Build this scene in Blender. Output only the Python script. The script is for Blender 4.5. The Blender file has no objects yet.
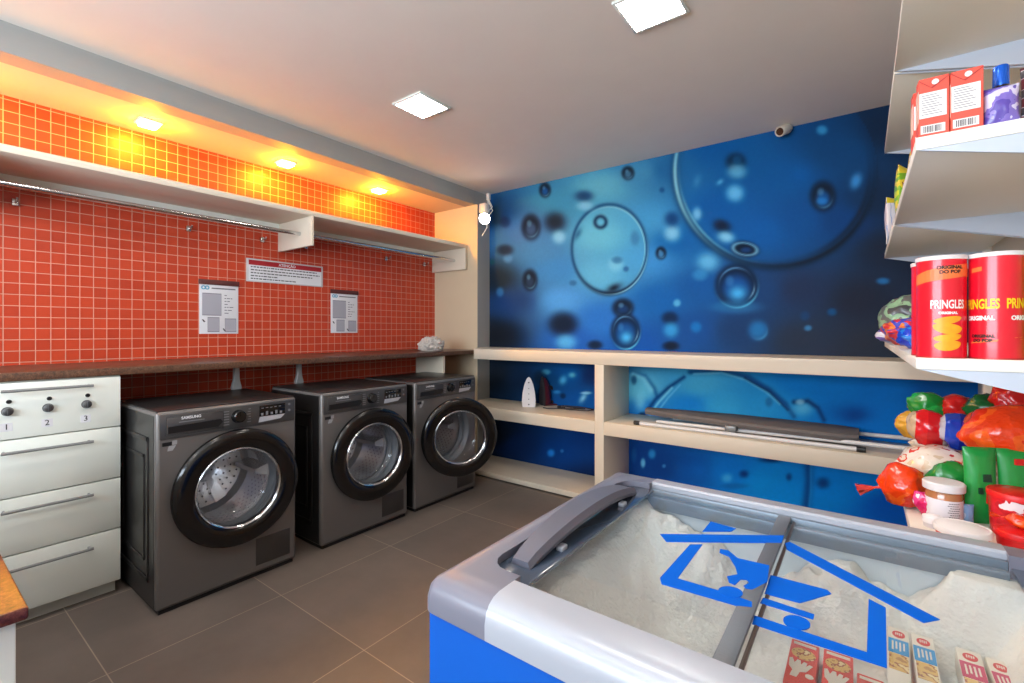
import bpy, bmesh, math, random
import numpy as np
from mathutils import Vector, Matrix, noise

sc = bpy.context.scene
COL = sc.collection
PI = math.pi
random.seed(7)

# ------------------------------------------------------------------ camera, world, exposure
F, U0, V0, EYE = 470.4, 512.0, 331.0, 1.193
YAW = math.radians(36.77)
cam = bpy.data.cameras.new('camera')
cam.sensor_width = 36.0
cam.lens = F / 1024 * 36
cam.shift_y = -(341.5 - V0) / 1024
cam.clip_start = 0.02
cam_o = bpy.data.objects.new('camera', cam)
cam_o.location = (0, 0, EYE)
cam_o.rotation_euler = (PI / 2, 0, YAW)
COL.objects.link(cam_o)
sc.camera = cam_o

world = bpy.data.worlds.new('world')
sc.world = world
world.use_nodes = True
bg = world.node_tree.nodes['Background']
bg.inputs[0].default_value = (0.75, 0.87, 1.0, 1)
bg.inputs[1].default_value = 1.0

sc.view_settings.view_transform = 'Standard'
sc.view_settings.look = 'None'
sc.view_settings.exposure = 0.0
sc.view_settings.gamma = 1.0
sc.view_settings.use_curve_mapping = False
try:
    sc.cycles.use_denoising = True
    sc.cycles.max_bounces = 10
    sc.cycles.transparent_max_bounces = 16
    sc.cycles.sample_clamp_indirect = 6.0
    sc.cycles.caustics_reflective = False
    sc.cycles.caustics_refractive = False
except Exception:
    pass

PANEL_E = 47.0      # ceiling panels
COVE_E = 46.0       # warm downlights over the shelf
WINDOW_E = 160.0     # daylight through the window behind the camera (W)

# daylight entering by the window in the wall behind the camera
wl = bpy.data.lights.new('window_daylight', 'AREA')
wl.shape = 'RECTANGLE'
wl.size, wl.size_y = 2.6, 1.2
wl.energy = WINDOW_E
wl.color = (0.80, 0.90, 1.0)
wl_o = bpy.data.objects.new('window_daylight', wl)
wl_o.location = (-1.3, -1.72, 1.55)
wl_o.rotation_euler = (PI / 2 + math.radians(38), 0, 0)   # upward tilt added to brighten the ceiling
COL.objects.link(wl_o)

# ------------------------------------------------------------------ helpers
def s2l(c):
    c = c / 255.0
    return c / 12.92 if c <= 0.04045 else ((c + 0.055) / 1.055) ** 2.4
def rgb(r, g, b):
    return (s2l(r), s2l(g), s2l(b), 1.0)
SY, CY = math.sin(YAW), math.cos(YAW)
def ray(u, v):
    r = (u - U0) / F
    return Vector((-SY + CY * r, CY + SY * r, (V0 - v) / F))
def on_z(u, v, z):                       # measuring: where a photo point lies on a level plane
    d = ray(u, v); t = (z - EYE) / d.z
    return Vector((d.x * t, d.y * t, z))
def on_y(u, v, y):
    d = ray(u, v); t = y / d.y
    return Vector((d.x * t, y, EYE + d.z * t))
def on_x(u, v, x):
    d = ray(u, v); t = x / d.x
    return Vector((x, d.y * t, EYE + d.z * t))

MATS = {}
def nodes_of(name):
    m = bpy.data.materials.new(name); m.use_nodes = True
    nt = m.node_tree
    return m, nt, nt.nodes['Principled BSDF']
def pbr(name, c, rough=0.5, metal=0.0, var=0.06, scale=6.0, bump=0.0, bscale=60.0, coat=0.0, spec=0.5, c2=None):
    """a plain surface with slight procedural variation"""
    if name in MATS: return MATS[name]
    m, nt, b = nodes_of(name)
    L = nt.links
    tc = nt.nodes.new('ShaderNodeTexCoord')
    n = nt.nodes.new('ShaderNodeTexNoise'); n.inputs['Scale'].default_value = scale; n.inputs['Detail'].default_value = 4
    L.new(tc.outputs['Object'], n.inputs['Vector'])
    mix = nt.nodes.new('ShaderNodeMix'); mix.data_type = 'RGBA'
    ca = rgb(*c)
    cb = rgb(*c2) if c2 else tuple(x * (1 - var) for x in ca[:3]) + (1,)
    mix.inputs[6].default_value = ca; mix.inputs[7].default_value = cb
    L.new(n.outputs[0], mix.inputs[0]); L.new(mix.outputs[2], b.inputs['Base Color'])
    b.inputs['Roughness'].default_value = rough
    b.inputs['Metallic'].default_value = metal
    b.inputs['Specular IOR Level'].default_value = spec
    b.inputs['Coat Weight'].default_value = coat
    b.inputs['Coat Roughness'].default_value = 0.08
    if bump:
        n2 = nt.nodes.new('ShaderNodeTexNoise'); n2.inputs['Scale'].default_value = bscale; n2.inputs['Detail'].default_value = 5
        L.new(tc.outputs['Object'], n2.inputs['Vector'])
        bp = nt.nodes.new('ShaderNodeBump'); bp.inputs['Strength'].default_value = bump; bp.inputs['Distance'].default_value = 0.01
        L.new(n2.outputs[0], bp.inputs['Height']); L.new(bp.outputs[0], b.inputs['Normal'])
    MATS[name] = m
    return m
def glow(name, c, e):
    m, nt, b = nodes_of(name)
    b.inputs['Base Color'].default_value = c
    b.inputs['Emission Color'].default_value = c
    b.inputs['Emission Strength'].default_value = e
    MATS[name] = m
    return m
def glass(name, tint=(0.96, 0.98, 1, 1), rough=0.03, ior=1.45, haze=0.0, hazec=(0.8, 0.85, 0.88, 1)):
    m = bpy.data.materials.new(name); m.use_nodes = True
    nt = m.node_tree; nt.nodes.clear()
    out = nt.nodes.new('ShaderNodeOutputMaterial')
    tr = nt.nodes.new('ShaderNodeBsdfTransparent'); tr.inputs[0].default_value = tint
    gl = nt.nodes.new('ShaderNodeBsdfGlossy'); gl.inputs['Roughness'].default_value = rough
    fr = nt.nodes.new('ShaderNodeFresnel'); fr.inputs[0].default_value = ior
    mx = nt.nodes.new('ShaderNodeMixShader')
    geo = nt.nodes.new('ShaderNodeNewGeometry'); sb = nt.nodes.new('ShaderNodeMath'); sb.operation = 'SUBTRACT'; sb.inputs[0].default_value = 1.0
    nt.links.new(geo.outputs['Backfacing'], sb.inputs[1])
    ml = nt.nodes.new('ShaderNodeMath'); ml.operation = 'MULTIPLY'; nt.links.new(sb.outputs[0], ml.inputs[1]); nt.links.new(fr.outputs[0], ml.inputs[0])
    nt.links.new(ml.outputs[0], mx.inputs[0]); nt.links.new(tr.outputs[0], mx.inputs[1]); nt.links.new(gl.outputs[0], mx.inputs[2])
    last = mx
    if haze:
        df = nt.nodes.new('ShaderNodeBsdfDiffuse'); df.inputs[0].default_value = hazec
        m2 = nt.nodes.new('ShaderNodeMixShader'); m2.inputs[0].default_value = haze
        nt.links.new(mx.outputs[0], m2.inputs[1]); nt.links.new(df.outputs[0], m2.inputs[2]); last = m2
    nt.links.new(last.outputs[0], out.inputs[0])
    MATS[name] = m
    return m
def ramp_mat(name, cols, kind='wave', scale=8.0, rough=0.3, direction='X', distortion=2.0, coat=0.3, bump=0.25, bscale=25.0, phase=0.0):
    """printed plastic film: bands or patches of several inks"""
    if name in MATS: return MATS[name]
    m, nt, b = nodes_of(name); L = nt.links
    tc = nt.nodes.new('ShaderNodeTexCoord')
    if kind == 'wave':
        t = nt.nodes.new('ShaderNodeTexWave'); t.bands_direction = direction
        t.inputs['Scale'].default_value = scale; t.inputs['Distortion'].default_value = distortion; t.inputs['Detail'].default_value = 2; t.inputs['Phase Offset'].default_value = phase
    else:
        t = nt.nodes.new('ShaderNodeTexNoise'); t.inputs['Scale'].default_value = scale; t.inputs['Detail'].default_value = 2
    L.new(tc.outputs['Object'], t.inputs['Vector'])
    r = nt.nodes.new('ShaderNodeValToRGB'); r.color_ramp.interpolation = 'CONSTANT'
    el = r.color_ramp.elements
    el[0].position = 0; el[0].color = rgb(*cols[0][1])
    el[1].position = cols[1][0]; el[1].color = rgb(*cols[1][1])
    for p, c in cols[2:]:
        e = el.new(p); e.color = rgb(*c)
    L.new(t.outputs[0 if kind != 'wave' else 1], r.inputs[0]); L.new(r.outputs[0], b.inputs['Base Color'])
    b.inputs['Roughness'].default_value = rough; b.inputs['Coat Weight'].default_value = coat; b.inputs['Coat Roughness'].default_value = 0.1
    if bump:
        n2 = nt.nodes.new('ShaderNodeTexNoise'); n2.inputs['Scale'].default_value = bscale; n2.inputs['Detail'].default_value = 3
        L.new(tc.outputs['Object'], n2.inputs['Vector'])
        bp = nt.nodes.new('ShaderNodeBump'); bp.inputs['Strength'].default_value = bump; bp.inputs['Distance'].default_value = 0.02
        L.new(n2.outputs[0], bp.inputs['Height']); L.new(bp.outputs[0], b.inputs['Normal'])
    MATS[name] = m
    return m

# ---- bmesh shape helpers -------------------------------------------------------
def BM(): return bmesh.new()
def box(bm, x0, x1, y0, y1, z0, z1, bev=0.0, seg=2, mi=0):
    r = bmesh.ops.create_cube(bm, size=1)
    vs = r['verts']
    for v in vs:
        v.co = Vector(((x0 + x1) / 2 + v.co.x * (x1 - x0), (y0 + y1) / 2 + v.co.y * (y1 - y0), (z0 + z1) / 2 + v.co.z * (z1 - z0)))
    fs = {f for v in vs for f in v.link_faces}
    for f in fs: f.material_index = mi
    if bev:
        es = list({e for v in vs for e in v.link_edges})
        rr = bmesh.ops.bevel(bm, geom=es, offset=bev, segments=seg, affect='EDGES', profile=0.5)
        for f in rr['faces']: f.material_index = mi
        return rr
    return vs
def prism(bm, pts, axis, a, b, mi=0):
    """polygon pts (two coordinates) pushed along axis from a to b"""
    def mk(p, t):
        if axis == 'x': return Vector((t, p[0], p[1]))
        if axis == 'y': return Vector((p[0], t, p[1]))
        return Vector((p[0], p[1], t))
    A = [bm.verts.new(mk(p, a)) for p in pts]; B = [bm.verts.new(mk(p, b)) for p in pts]
    n = len(pts); fs = []
    for i in range(n):
        fs.append(bm.faces.new((A[i], A[(i + 1) % n], B[(i + 1) % n], B[i])))
    fs.append(bm.faces.new(A[::-1])); fs.append(bm.faces.new(B))
    for f in fs: f.material_index = mi
    bmesh.ops.recalc_face_normals(bm, faces=fs)
    return A + B
def lathe(bm, prof, n=32, axis='z', c=(0, 0, 0), mi=0, closed=False):
    """profile of (radius, height) turned about an axis through c"""
    rows = []
    for r, h in prof:
        row = []
        for i in range(n):
            a = 2 * PI * i / n
            p = (r * math.cos(a), r * math.sin(a), h)
            if axis == 'x': p = (h, p[0], p[1])
            elif axis == 'y': p = (p[1], h, p[0])
            row.append(bm.verts.new(Vector(p) + Vector(c)))
        rows.append(row)
    fs = []
    pairs = list(zip(rows, rows[1:])) + ([(rows[-1], rows[0])] if closed else [])
    for ra, rb in pairs:
        for i in range(n):
            j = (i + 1) % n
            fs.append(bm.faces.new((ra[i], ra[j], rb[j], rb[i])))
    for f in fs: f.material_index = mi; f.smooth = True
    vs = [v for r in rows for v in r]
    bmesh.ops.remove_doubles(bm, verts=vs, dist=1e-6)
    return fs
def tube(bm, pts, r, n=10, mi=0, closed=False):
    """round tube through points (r one radius or a list)"""
    pts = [Vector(p) for p in pts]; m = len(pts)
    rs = r if isinstance(r, (list, tuple)) else [r] * m
    rows = []; prev = None
    for i, p in enumerate(pts):
        t = (pts[min(i + 1, m - 1)] - pts[max(i - 1, 0)]) if not closed else (pts[(i + 1) % m] - pts[i - 1])
        t.normalize()
        if prev is None:
            up = Vector((0, 0, 1)) if abs(t.z) < 0.9 else Vector((1, 0, 0))
            s = t.cross(up).normalized()
        else:
            s = (prev - t * prev.dot(t)).normalized()
        prev = s; w = s.cross(t)
        rows.append([bm.verts.new(p + (s * math.cos(2 * PI * k / n) + w * math.sin(2 * PI * k / n)) * rs[i]) for k in range(n)])
    fs = []
    for a, b in list(zip(rows, rows[1:])) + ([(rows[-1], rows[0])] if closed else []):
        for k in range(n):
            fs.append(bm.faces.new((a[k], a[(k + 1) % n], b[(k + 1) % n], b[k])))
    if not closed:
        fs.append(bm.faces.new(rows[0][::-1])); fs.append(bm.faces.new(rows[-1]))
    for f in fs: f.material_index = mi; f.smooth = True
    bmesh.ops.recalc_face_normals(bm, faces=fs)
    return rows
def obj(name, bm, mats, parent=None, off=None, smooth=35, normals=False):
    """links bm as ONE mesh object; off: world place of the thing, taken away from world coordinates"""
    if normals: bmesh.ops.recalc_face_normals(bm, faces=bm.faces)
    me = bpy.data.meshes.new(name)
    if off is not None: bmesh.ops.translate(bm, verts=bm.verts, vec=-Vector(off))
    bm.to_mesh(me); bm.free()
    for m in (mats if isinstance(mats, (list, tuple)) else [mats]): me.materials.append(m)
    if smooth:
        me.polygons.foreach_set('use_smooth', [True] * len(me.polygons))
        me.set_sharp_from_angle(angle=math.radians(smooth))
    o = bpy.data.objects.new(name, me); COL.objects.link(o)
    if parent: o.parent = parent
    return o
def solo(name, bm, mats, at, **k):
    """a thing that is one mesh: world coordinates, origin at `at`"""
    o = obj(name, bm, mats, None, at, **k); o.location = at
    return o
def tag(o, label, cat, group=None, kind=None):
    o['label'] = label; o['category'] = cat
    if group: o['group'] = group
    if kind: o['kind'] = kind
    return o
def thing(name, label, cat, loc, rz=0.0, group=None):
    o = bpy.data.objects.new(name, None); COL.objects.link(o)
    o.empty_display_size = 0.1
    o.location = loc; o.rotation_euler = (0, 0, rz)
    return tag(o, label, cat, group)
def struct(name, bm, mats, **k):
    o = obj(name, bm, mats, **k); o['kind'] = 'structure'
    return o
def copy_thing(root, loc, rz, label, group=None):
    r = root.copy(); COL.objects.link(r); r.location = loc; r.rotation_euler = (0, 0, rz); r['label'] = label
    if group: r['group'] = group
    for ch in list(root.children):
        c = ch.copy(); COL.objects.link(c); c.parent = r
        for g in list(ch.children):
            d = g.copy(); COL.objects.link(d); d.parent = c
    return r
_tm = {}
def text_bm(s, size, ext=0.0006, bold=0.0, align='CENTER', sx=1.0):
    """lettering as a mesh in the XY plane, centred on the origin"""
    cu = bpy.data.curves.new('lettering', 'FONT'); cu.body = s; cu.size = size; cu.extrude = ext; cu.offset = bold
    cu.align_x = align; cu.align_y = 'CENTER'; cu.resolution_u = 3
    o = bpy.data.objects.new('lettering', cu)
    me = bpy.data.meshes.new_from_object(o)
    bm = bmesh.new(); bm.from_mesh(me)
    for v in bm.verts: v.co.x *= sx
    bpy.data.objects.remove(o); bpy.data.curves.remove(cu); bpy.data.meshes.remove(me)
    return bm
def join_bm(dst, src, M, mi=None):
    me = bpy.data.meshes.new('tmp'); src.to_mesh(me); src.free()
    me.transform(M)
    n0 = len(dst.faces)
    dst.from_mesh(me); bpy.data.meshes.remove(me)
    dst.faces.ensure_lookup_table()
    if mi is not None:
        for f in dst.faces[n0:]: f.material_index = mi
FACE_X = Matrix(((0, 0, 1, 0), (1, 0, 0, 0), (0, 1, 0, 0), (0, 0, 0, 1)))      # text plane -> faces +X, runs along +Y
FACE_NY = Matrix(((1, 0, 0, 0), (0, 0, -1, 0), (0, 1, 0, 0), (0, 0, 0, 1)))    # text plane -> faces -Y, runs along +X
def T(x, y, z): return Matrix.Translation((x, y, z))

# ------------------------------------------------------------------ room sizes
XL, XR, YB, YF, ZC = -3.315, 0.47, 3.36, -1.60, 2.454
BEAM_X, SOFFIT = -2.80, 2.329
PILLAR_Y = 3.19

# ------------------------------------------------------------------ room materials
def tile_mat():
    m, nt, b = nodes_of('red mosaic tile'); L = nt.links
    tc = nt.nodes.new('ShaderNodeTexCoord'); sp = nt.nodes.new('ShaderNodeSeparateXYZ'); cb = nt.nodes.new('ShaderNodeCombineXYZ')
    L.new(tc.outputs['Object'], sp.inputs[0]); 
    ay = nt.nodes.new('ShaderNodeMath'); ay.operation = 'ADD'; ay.inputs[1].default_value = 10 * 0.0553 - 0.347 + 0.0553 * 30
    az = nt.nodes.new('ShaderNodeMath'); az.operation = 'ADD'; az.inputs[1].default_value = -1.095 + 0.0553 * 40
    L.new(sp.outputs[1], ay.inputs[0]); L.new(sp.outputs[2], az.inputs[0])
    L.new(ay.outputs[0], cb.inputs[0]); L.new(az.outputs[0], cb.inputs[1])
    br = nt.nodes.new('ShaderNodeTexBrick'); br.offset = 0.0; br.squash = 1.0
    br.inputs['Scale'].default_value = 1.0; br.inputs['Brick Width'].default_value = 0.0553; br.inputs['Row Height'].default_value = 0.0553
    br.inputs['Mortar Size'].default_value = 0.0021; br.inputs['Mortar Smooth'].default_value = 0.25
    br.inputs['Color1'].default_value = rgb(200, 68, 36); br.inputs['Color2'].default_value = rgb(186, 60, 32); br.inputs['Mortar'].default_value = rgb(206, 150, 130)
    br.inputs['Bias'].default_value = 0.0
    L.new(cb.outputs[0], br.inputs['Vector']); L.new(br.outputs[0], b.inputs['Base Color'])
    b.inputs['Specular IOR Level'].default_value = 0.38
    rr = nt.nodes.new('ShaderNodeMapRange'); rr.inputs[3].default_value = 0.40; rr.inputs[4].default_value = 0.75
    L.new(br.outputs[1], rr.inputs[0]); L.new(rr.outputs[0], b.inputs['Roughness'])
    inv = nt.nodes.new('ShaderNodeMath'); inv.operation = 'SUBTRACT'; inv.inputs[0].default_value = 1.0
    L.new(br.outputs[1], inv.inputs[1])
    bp = nt.nodes.new('ShaderNodeBump'); bp.inputs['Strength'].default_value = 0.5; bp.inputs['Distance'].default_value = 0.002
    L.new(inv.outputs[0], bp.inputs['Height']); L.new(bp.outputs[0], b.inputs['Normal'])
    return m
def floor_mat():
    m, nt, b = nodes_of('grey porcelain floor tile'); L = nt.links
    tc = nt.nodes.new('ShaderNodeTexCoord'); mp = nt.nodes.new('ShaderNodeMapping')
    mp.inputs['Location'].default_value = (2.105 + 6.1, -1.077 + 6.1, 0)
    L.new(tc.outputs['Object'], mp.inputs['Vector'])
    br = nt.nodes.new('ShaderNodeTexBrick'); br.offset = 0.0
    br.inputs['Scale'].default_value = 1.0; br.inputs['Brick Width'].default_value = 0.61; br.inputs['Row Height'].default_value = 0.61
    br.inputs['Mortar Size'].default_value = 0.0022; br.inputs['Mortar Smooth'].default_value = 0.3
    br.inputs['Color1'].default_value = rgb(118, 106, 98); br.inputs['Color2'].default_value = rgb(108, 98, 92); br.inputs['Mortar'].default_value = rgb(160, 146, 130)
    L.new(mp.outputs[0], br.inputs['Vector'])
    n = nt.nodes.new('ShaderNodeTexNoise'); n.inputs['Scale'].default_value = 2.2; n.inputs['Detail'].default_value = 8; n.inputs['Roughness'].default_value = 0.65
    L.new(tc.outputs['Object'], n.inputs['Vector'])
    mr = nt.nodes.new('ShaderNodeMapRange'); mr.inputs[1].default_value = 0.3; mr.inputs[2].default_value = 0.7; mr.inputs[3].default_value = 0.78; mr.inputs[4].default_value = 1.1
    L.new(n.outputs[0], mr.inputs[0])
    mx = nt.nodes.new('ShaderNodeMix'); mx.data_type = 'RGBA'; mx.blend_type = 'MULTIPLY'; mx.inputs[0].default_value = 1
    L.new(br.outputs[0], mx.inputs[6]); L.new(mr.outputs[0], mx.inputs[7]); L.new(mx.outputs[2], b.inputs['Base Color'])
    b.inputs['Roughness'].default_value = 0.42; b.inputs['Specular IOR Level'].default_value = 0.35
    return m
def granite_mat(name, a, bcol, dark):
    m, nt, b = nodes_of(name); L = nt.links
    tc = nt.nodes.new('ShaderNodeTexCoord')
    n = nt.nodes.new('ShaderNodeTexNoise'); n.inputs['Scale'].default_value = 90; n.inputs['Detail'].default_value = 6; n.inputs['Roughness'].default_value = 0.8
    L.new(tc.outputs['Object'], n.inputs['Vector'])
    r = nt.nodes.new('ShaderNodeValToRGB'); e = r.color_ramp.elements
    e[0].position = 0.36; e[0].color = rgb(*dark); e[1].position = 0.68; e[1].color = rgb(*bcol)
    k = e.new(0.5); k.color = rgb(*a)
    L.new(n.outputs[0], r.inputs[0]); L.new(r.outputs[0], b.inputs['Base Color'])
    b.inputs['Roughness'].default_value = 0.34
    return m
M_tile = tile_mat(); M_floor = floor_mat()
M_paint = pbr('ceiling paint', (232, 224, 214), 0.8, bump=0.04, bscale=180)
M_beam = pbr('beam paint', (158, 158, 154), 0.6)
M_pillar = pbr('pillar paint', (214, 196, 166), 0.7)
M_soffit = pbr('soffit paint', (226, 208, 176), 0.7)
M_wall = pbr('wall paint', (205, 198, 186), 0.75)
M_counter = granite_mat('dark brown granite', (92, 62, 46), (124, 92, 70), (52, 36, 30))
M_granite = granite_mat('red brown granite', (92, 44, 34), (132, 78, 62), (50, 25, 21))
M_white = pbr('white laminate', (232, 236, 228), 0.35, coat=0.1)
M_cream = pbr('cream laminate', (222, 211, 192), 0.5, var=0.05)
M_metal = pbr('brushed metal', (136, 138, 138), 0.35, 0.25)
M_chrome = pbr('polished steel', (210, 210, 212), 0.16, 1.0)
M_black = pbr('black plastic', (18, 18, 20), 0.4)
M_gloss = pbr('gloss black', (12, 12, 14), 0.16, coat=0.15)
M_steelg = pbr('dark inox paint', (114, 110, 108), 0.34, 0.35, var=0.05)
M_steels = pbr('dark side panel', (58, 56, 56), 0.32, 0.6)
M_print = pbr('grey print', (120, 120, 124), 0.6)
M_paper = pbr('paper', (222, 222, 226), 0.6)
M_lens = glass('clear acrylic', haze=0.05)
# ------------------------------------------------------------------ the room
bm = BM(); box(bm, XL - 0.1, XR + 0.1, YF - 0.1, YB + 0.1, -0.08, 0); struct('floor', bm, M_floor)
bm = BM(); box(bm, XL - 0.1, XR + 0.1, YF - 0.1, YB + 0.1, ZC, ZC + 0.08); struct('ceiling', bm, M_paint)
bm = BM(); box(bm, XL - 0.1, XL, YF, YB, 0, ZC); struct('wall_left', bm, M_tile)
bm = BM(); box(bm, XR, XR + 0.1, YF, YB, 0, ZC); struct('wall_right', bm, M_wall)
# wall behind the camera with a wide window
WX0, WX1, WZ0, WZ1 = -2.6, 0.0, 0.95, 2.15
bm = BM()
box(bm, XL, WX0, YF - 0.1, YF, 0, ZC); box(bm, WX1, XR, YF - 0.1, YF, 0, ZC)
box(bm, WX0, WX1, YF - 0.1, YF, 0, WZ0); box(bm, WX0, WX1, YF - 0.1, YF, WZ1, ZC)
struct('wall_front', bm, M_wall)
wroot = bpy.data.objects.new('window_1', None); COL.objects.link(wroot); wroot['kind'] = 'structure'
bm = BM()
for x in (WX0, WX0 + 0.85, WX1 - 0.9, WX1 - 0.05): box(bm, x, x + 0.05, YF - 0.07, YF - 0.02, WZ0, WZ1)
for z in (WZ0, WZ1 - 0.05): box(bm, WX0, WX1, YF - 0.07, YF - 0.02, z, z + 0.05)
obj('window_frame', bm, M_white, wroot)
bm = BM(); box(bm, WX0, WX1, YF - 0.048, YF - 0.044, WZ0, WZ1); obj('pane', bm, glass('window glass'), wroot)

# printed bubble mural on the back wall (flat print: colours of the artwork, laid out on the wall)
def mural():
    nx, nz = 430, 320
    x0, x1 = -2.77, XR
    xs = np.linspace(x0, x1, nx); zs = np.linspace(0, ZC, nz)
    X, Z = np.meshgrid(xs, zs)
    dep = -SY * X + CY * YB; lat = CY * X + SY * YB           # artwork measured against the photo
    PX = U0 + F * lat / dep; PY = V0 - F * (Z - EYE) / dep
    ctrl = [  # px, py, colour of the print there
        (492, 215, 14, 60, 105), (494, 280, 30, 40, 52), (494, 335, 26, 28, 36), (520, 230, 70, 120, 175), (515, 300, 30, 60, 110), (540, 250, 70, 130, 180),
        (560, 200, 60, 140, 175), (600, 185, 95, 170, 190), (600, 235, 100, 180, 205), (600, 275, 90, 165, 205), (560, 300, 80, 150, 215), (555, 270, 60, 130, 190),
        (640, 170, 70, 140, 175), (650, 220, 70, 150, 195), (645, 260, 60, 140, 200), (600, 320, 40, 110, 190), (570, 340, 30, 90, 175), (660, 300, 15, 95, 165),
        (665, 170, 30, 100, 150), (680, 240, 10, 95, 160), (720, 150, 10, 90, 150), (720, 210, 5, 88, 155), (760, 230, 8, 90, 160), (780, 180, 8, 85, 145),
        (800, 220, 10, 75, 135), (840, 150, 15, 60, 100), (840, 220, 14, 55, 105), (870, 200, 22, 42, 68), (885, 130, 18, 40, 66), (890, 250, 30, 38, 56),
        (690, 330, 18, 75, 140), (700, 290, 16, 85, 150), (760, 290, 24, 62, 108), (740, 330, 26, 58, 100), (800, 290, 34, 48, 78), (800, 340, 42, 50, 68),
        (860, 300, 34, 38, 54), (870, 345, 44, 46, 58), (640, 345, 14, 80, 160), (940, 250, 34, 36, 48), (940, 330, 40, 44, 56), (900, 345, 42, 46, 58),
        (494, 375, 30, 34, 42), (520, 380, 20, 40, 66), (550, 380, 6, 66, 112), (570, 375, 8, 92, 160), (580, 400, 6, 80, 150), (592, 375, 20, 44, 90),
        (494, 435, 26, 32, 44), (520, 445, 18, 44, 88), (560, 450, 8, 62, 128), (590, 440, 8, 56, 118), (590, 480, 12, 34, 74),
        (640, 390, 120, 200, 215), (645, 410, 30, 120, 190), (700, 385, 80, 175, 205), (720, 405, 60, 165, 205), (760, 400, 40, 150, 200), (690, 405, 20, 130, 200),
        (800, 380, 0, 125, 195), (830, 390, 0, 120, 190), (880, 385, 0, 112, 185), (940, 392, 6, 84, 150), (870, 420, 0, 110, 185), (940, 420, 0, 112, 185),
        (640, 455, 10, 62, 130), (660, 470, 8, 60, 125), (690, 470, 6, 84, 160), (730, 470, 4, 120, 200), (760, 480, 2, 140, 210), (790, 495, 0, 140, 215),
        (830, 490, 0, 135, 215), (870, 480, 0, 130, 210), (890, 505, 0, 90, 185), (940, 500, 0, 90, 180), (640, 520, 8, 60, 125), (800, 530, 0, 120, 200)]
    num = np.zeros((nz, nx, 3)); den = np.zeros((nz, nx, 1))
    for px, py, r, g, b_ in ctrl:
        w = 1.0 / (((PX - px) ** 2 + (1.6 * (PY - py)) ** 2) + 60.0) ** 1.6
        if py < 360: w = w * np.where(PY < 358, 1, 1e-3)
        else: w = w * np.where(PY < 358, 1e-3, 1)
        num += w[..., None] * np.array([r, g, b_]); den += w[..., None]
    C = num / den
    def over(a, c):
        nonlocal C
        a = np.clip(a, 0, 1)[..., None]; C = C * (1 - a) + np.array(c, float) * a
    def rad(cx, cy, rx, ry, rot=0.0):
        c, s = math.cos(rot), math.sin(rot); dx, dy = PX - cx, PY - cy
        u, v = (dx * c + dy * s) / rx, (-dx * s + dy * c) / ry
        return np.sqrt(u * u + v * v), np.arctan2(v, u)
    def blob(cx, cy, rx, ry, c, a=0.9, p=2.0, rot=0.0):
        r, _ = rad(cx, cy, rx, ry, rot); over(a * np.exp(-(r ** (2 * p)) * 1.2), c)
    def ring(cx, cy, rx, ry, w, c, a=0.9, ang=None, spread=1.2, rot=0.0):
        r, t = rad(cx, cy, rx, ry, rot); k = np.exp(-((r - 1) / w) ** 2) * a
        if ang is not None: k = k * np.exp(-(((t - ang + PI) % (2 * PI) - PI) / spread) ** 2)
        over(k, c)
    def arc(pts, w, c, a=0.9):
        best = np.full(PX.shape, 1e9)
        for (ax, ay), (bx, by) in zip(pts, pts[1:]):
            L2 = (bx - ax) ** 2 + (by - ay) ** 2
            t = np.clip(((PX - ax) * (bx - ax) + (PY - ay) * (by - ay)) / L2, 0, 1)
            best = np.minimum(best, (PX - ax - t * (bx - ax)) ** 2 + (PY - ay - t * (by - ay)) ** 2)
        over(a * np.exp(-best / (w * w)), c)
    up = PY < 358
    D, Lt, Bl = (14, 22, 36), (150, 205, 225), (40, 130, 200)
    # large bubble
    r, t = rad(776, 171, 101, 97)
    over((r < 1) * 0.25, (0, 86, 152))
    ring(776, 171, 101, 97, .045, (12, 40, 66), .8, 2.3, 1.6); ring(776, 171, 99, 95, .03, (16, 26, 40), .9, 0.9, .9)
    ring(776, 171, 94, 90, .03, (20, 30, 46), .7, 0.6, .6)
    ring(776, 171, 101, 97, .02, (150, 205, 215), .95, PI - 0.05, .7); ring(776, 171, 97, 93, .015, (120, 190, 210), .7, 2.5, .5)
    # pale bubble
    r, t = rad(609.4, 249, 37, 44)
    over((r < 1) * 0.30, (118, 196, 212))
    ring(609.4, 249, 37.5, 44.5, .045, (22, 70, 110), .85); ring(609.4, 249, 35.5, 42, .02, (170, 225, 230), .7, -0.6, 1.4)
    ring(609.4, 249, 37.5, 44.5, .05, (14, 30, 52), .85, 1.5, .7); ring(609.4, 249, 38.5, 45.5, .018, (175, 225, 235), .75, 0.9, .9)
    blob(614, 288, 8, 4, D, .9, 1, -.4); blob(616, 264, 8, 8, (150, 210, 225), .6); blob(617, 260, 6, 4, (40, 100, 150), .7); blob(635, 238, 5, 8, (60, 120, 165), .7)
    blob(578, 234, 3, 7, (30, 80, 120), .7, 1, .5); ring(600.5, 222, 5.5, 5.5, .35, (20, 50, 80), .9); blob(626, 269, 3, 3, (40, 90, 140), .8); blob(573, 283, 4, 3, (40, 90, 140), .7)
    def drop(cx, cy, rx, ry, inner=(24, 92, 160)):
        blob(cx, cy, rx * 1.15, ry * 1.15, D, .9, 3); blob(cx, cy + ry * .2, rx * .62, ry * .6, inner, .85); blob(cx - rx * .2, cy - ry * .3, rx * .3, ry * .3, (90, 140, 175), .6)
        ring(cx, cy, rx * .82, ry * .82, .12, (110, 165, 195), .5, 1.2, .9)
    drop(545, 190, 5.5, 7); drop(628, 173, 6, 6.5, (70, 120, 150)); drop(531, 227, 9, 12, (60, 90, 130)); drop(530, 280, 7, 10, (40, 60, 90)); drop(661, 253, 5, 6, (70, 140, 190))
    drop(823, 196, 12, 14); blob(822, 201, 6, 4, (40, 130, 200), .7); drop(623, 308, 10, 9, (20, 60, 110))
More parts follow.
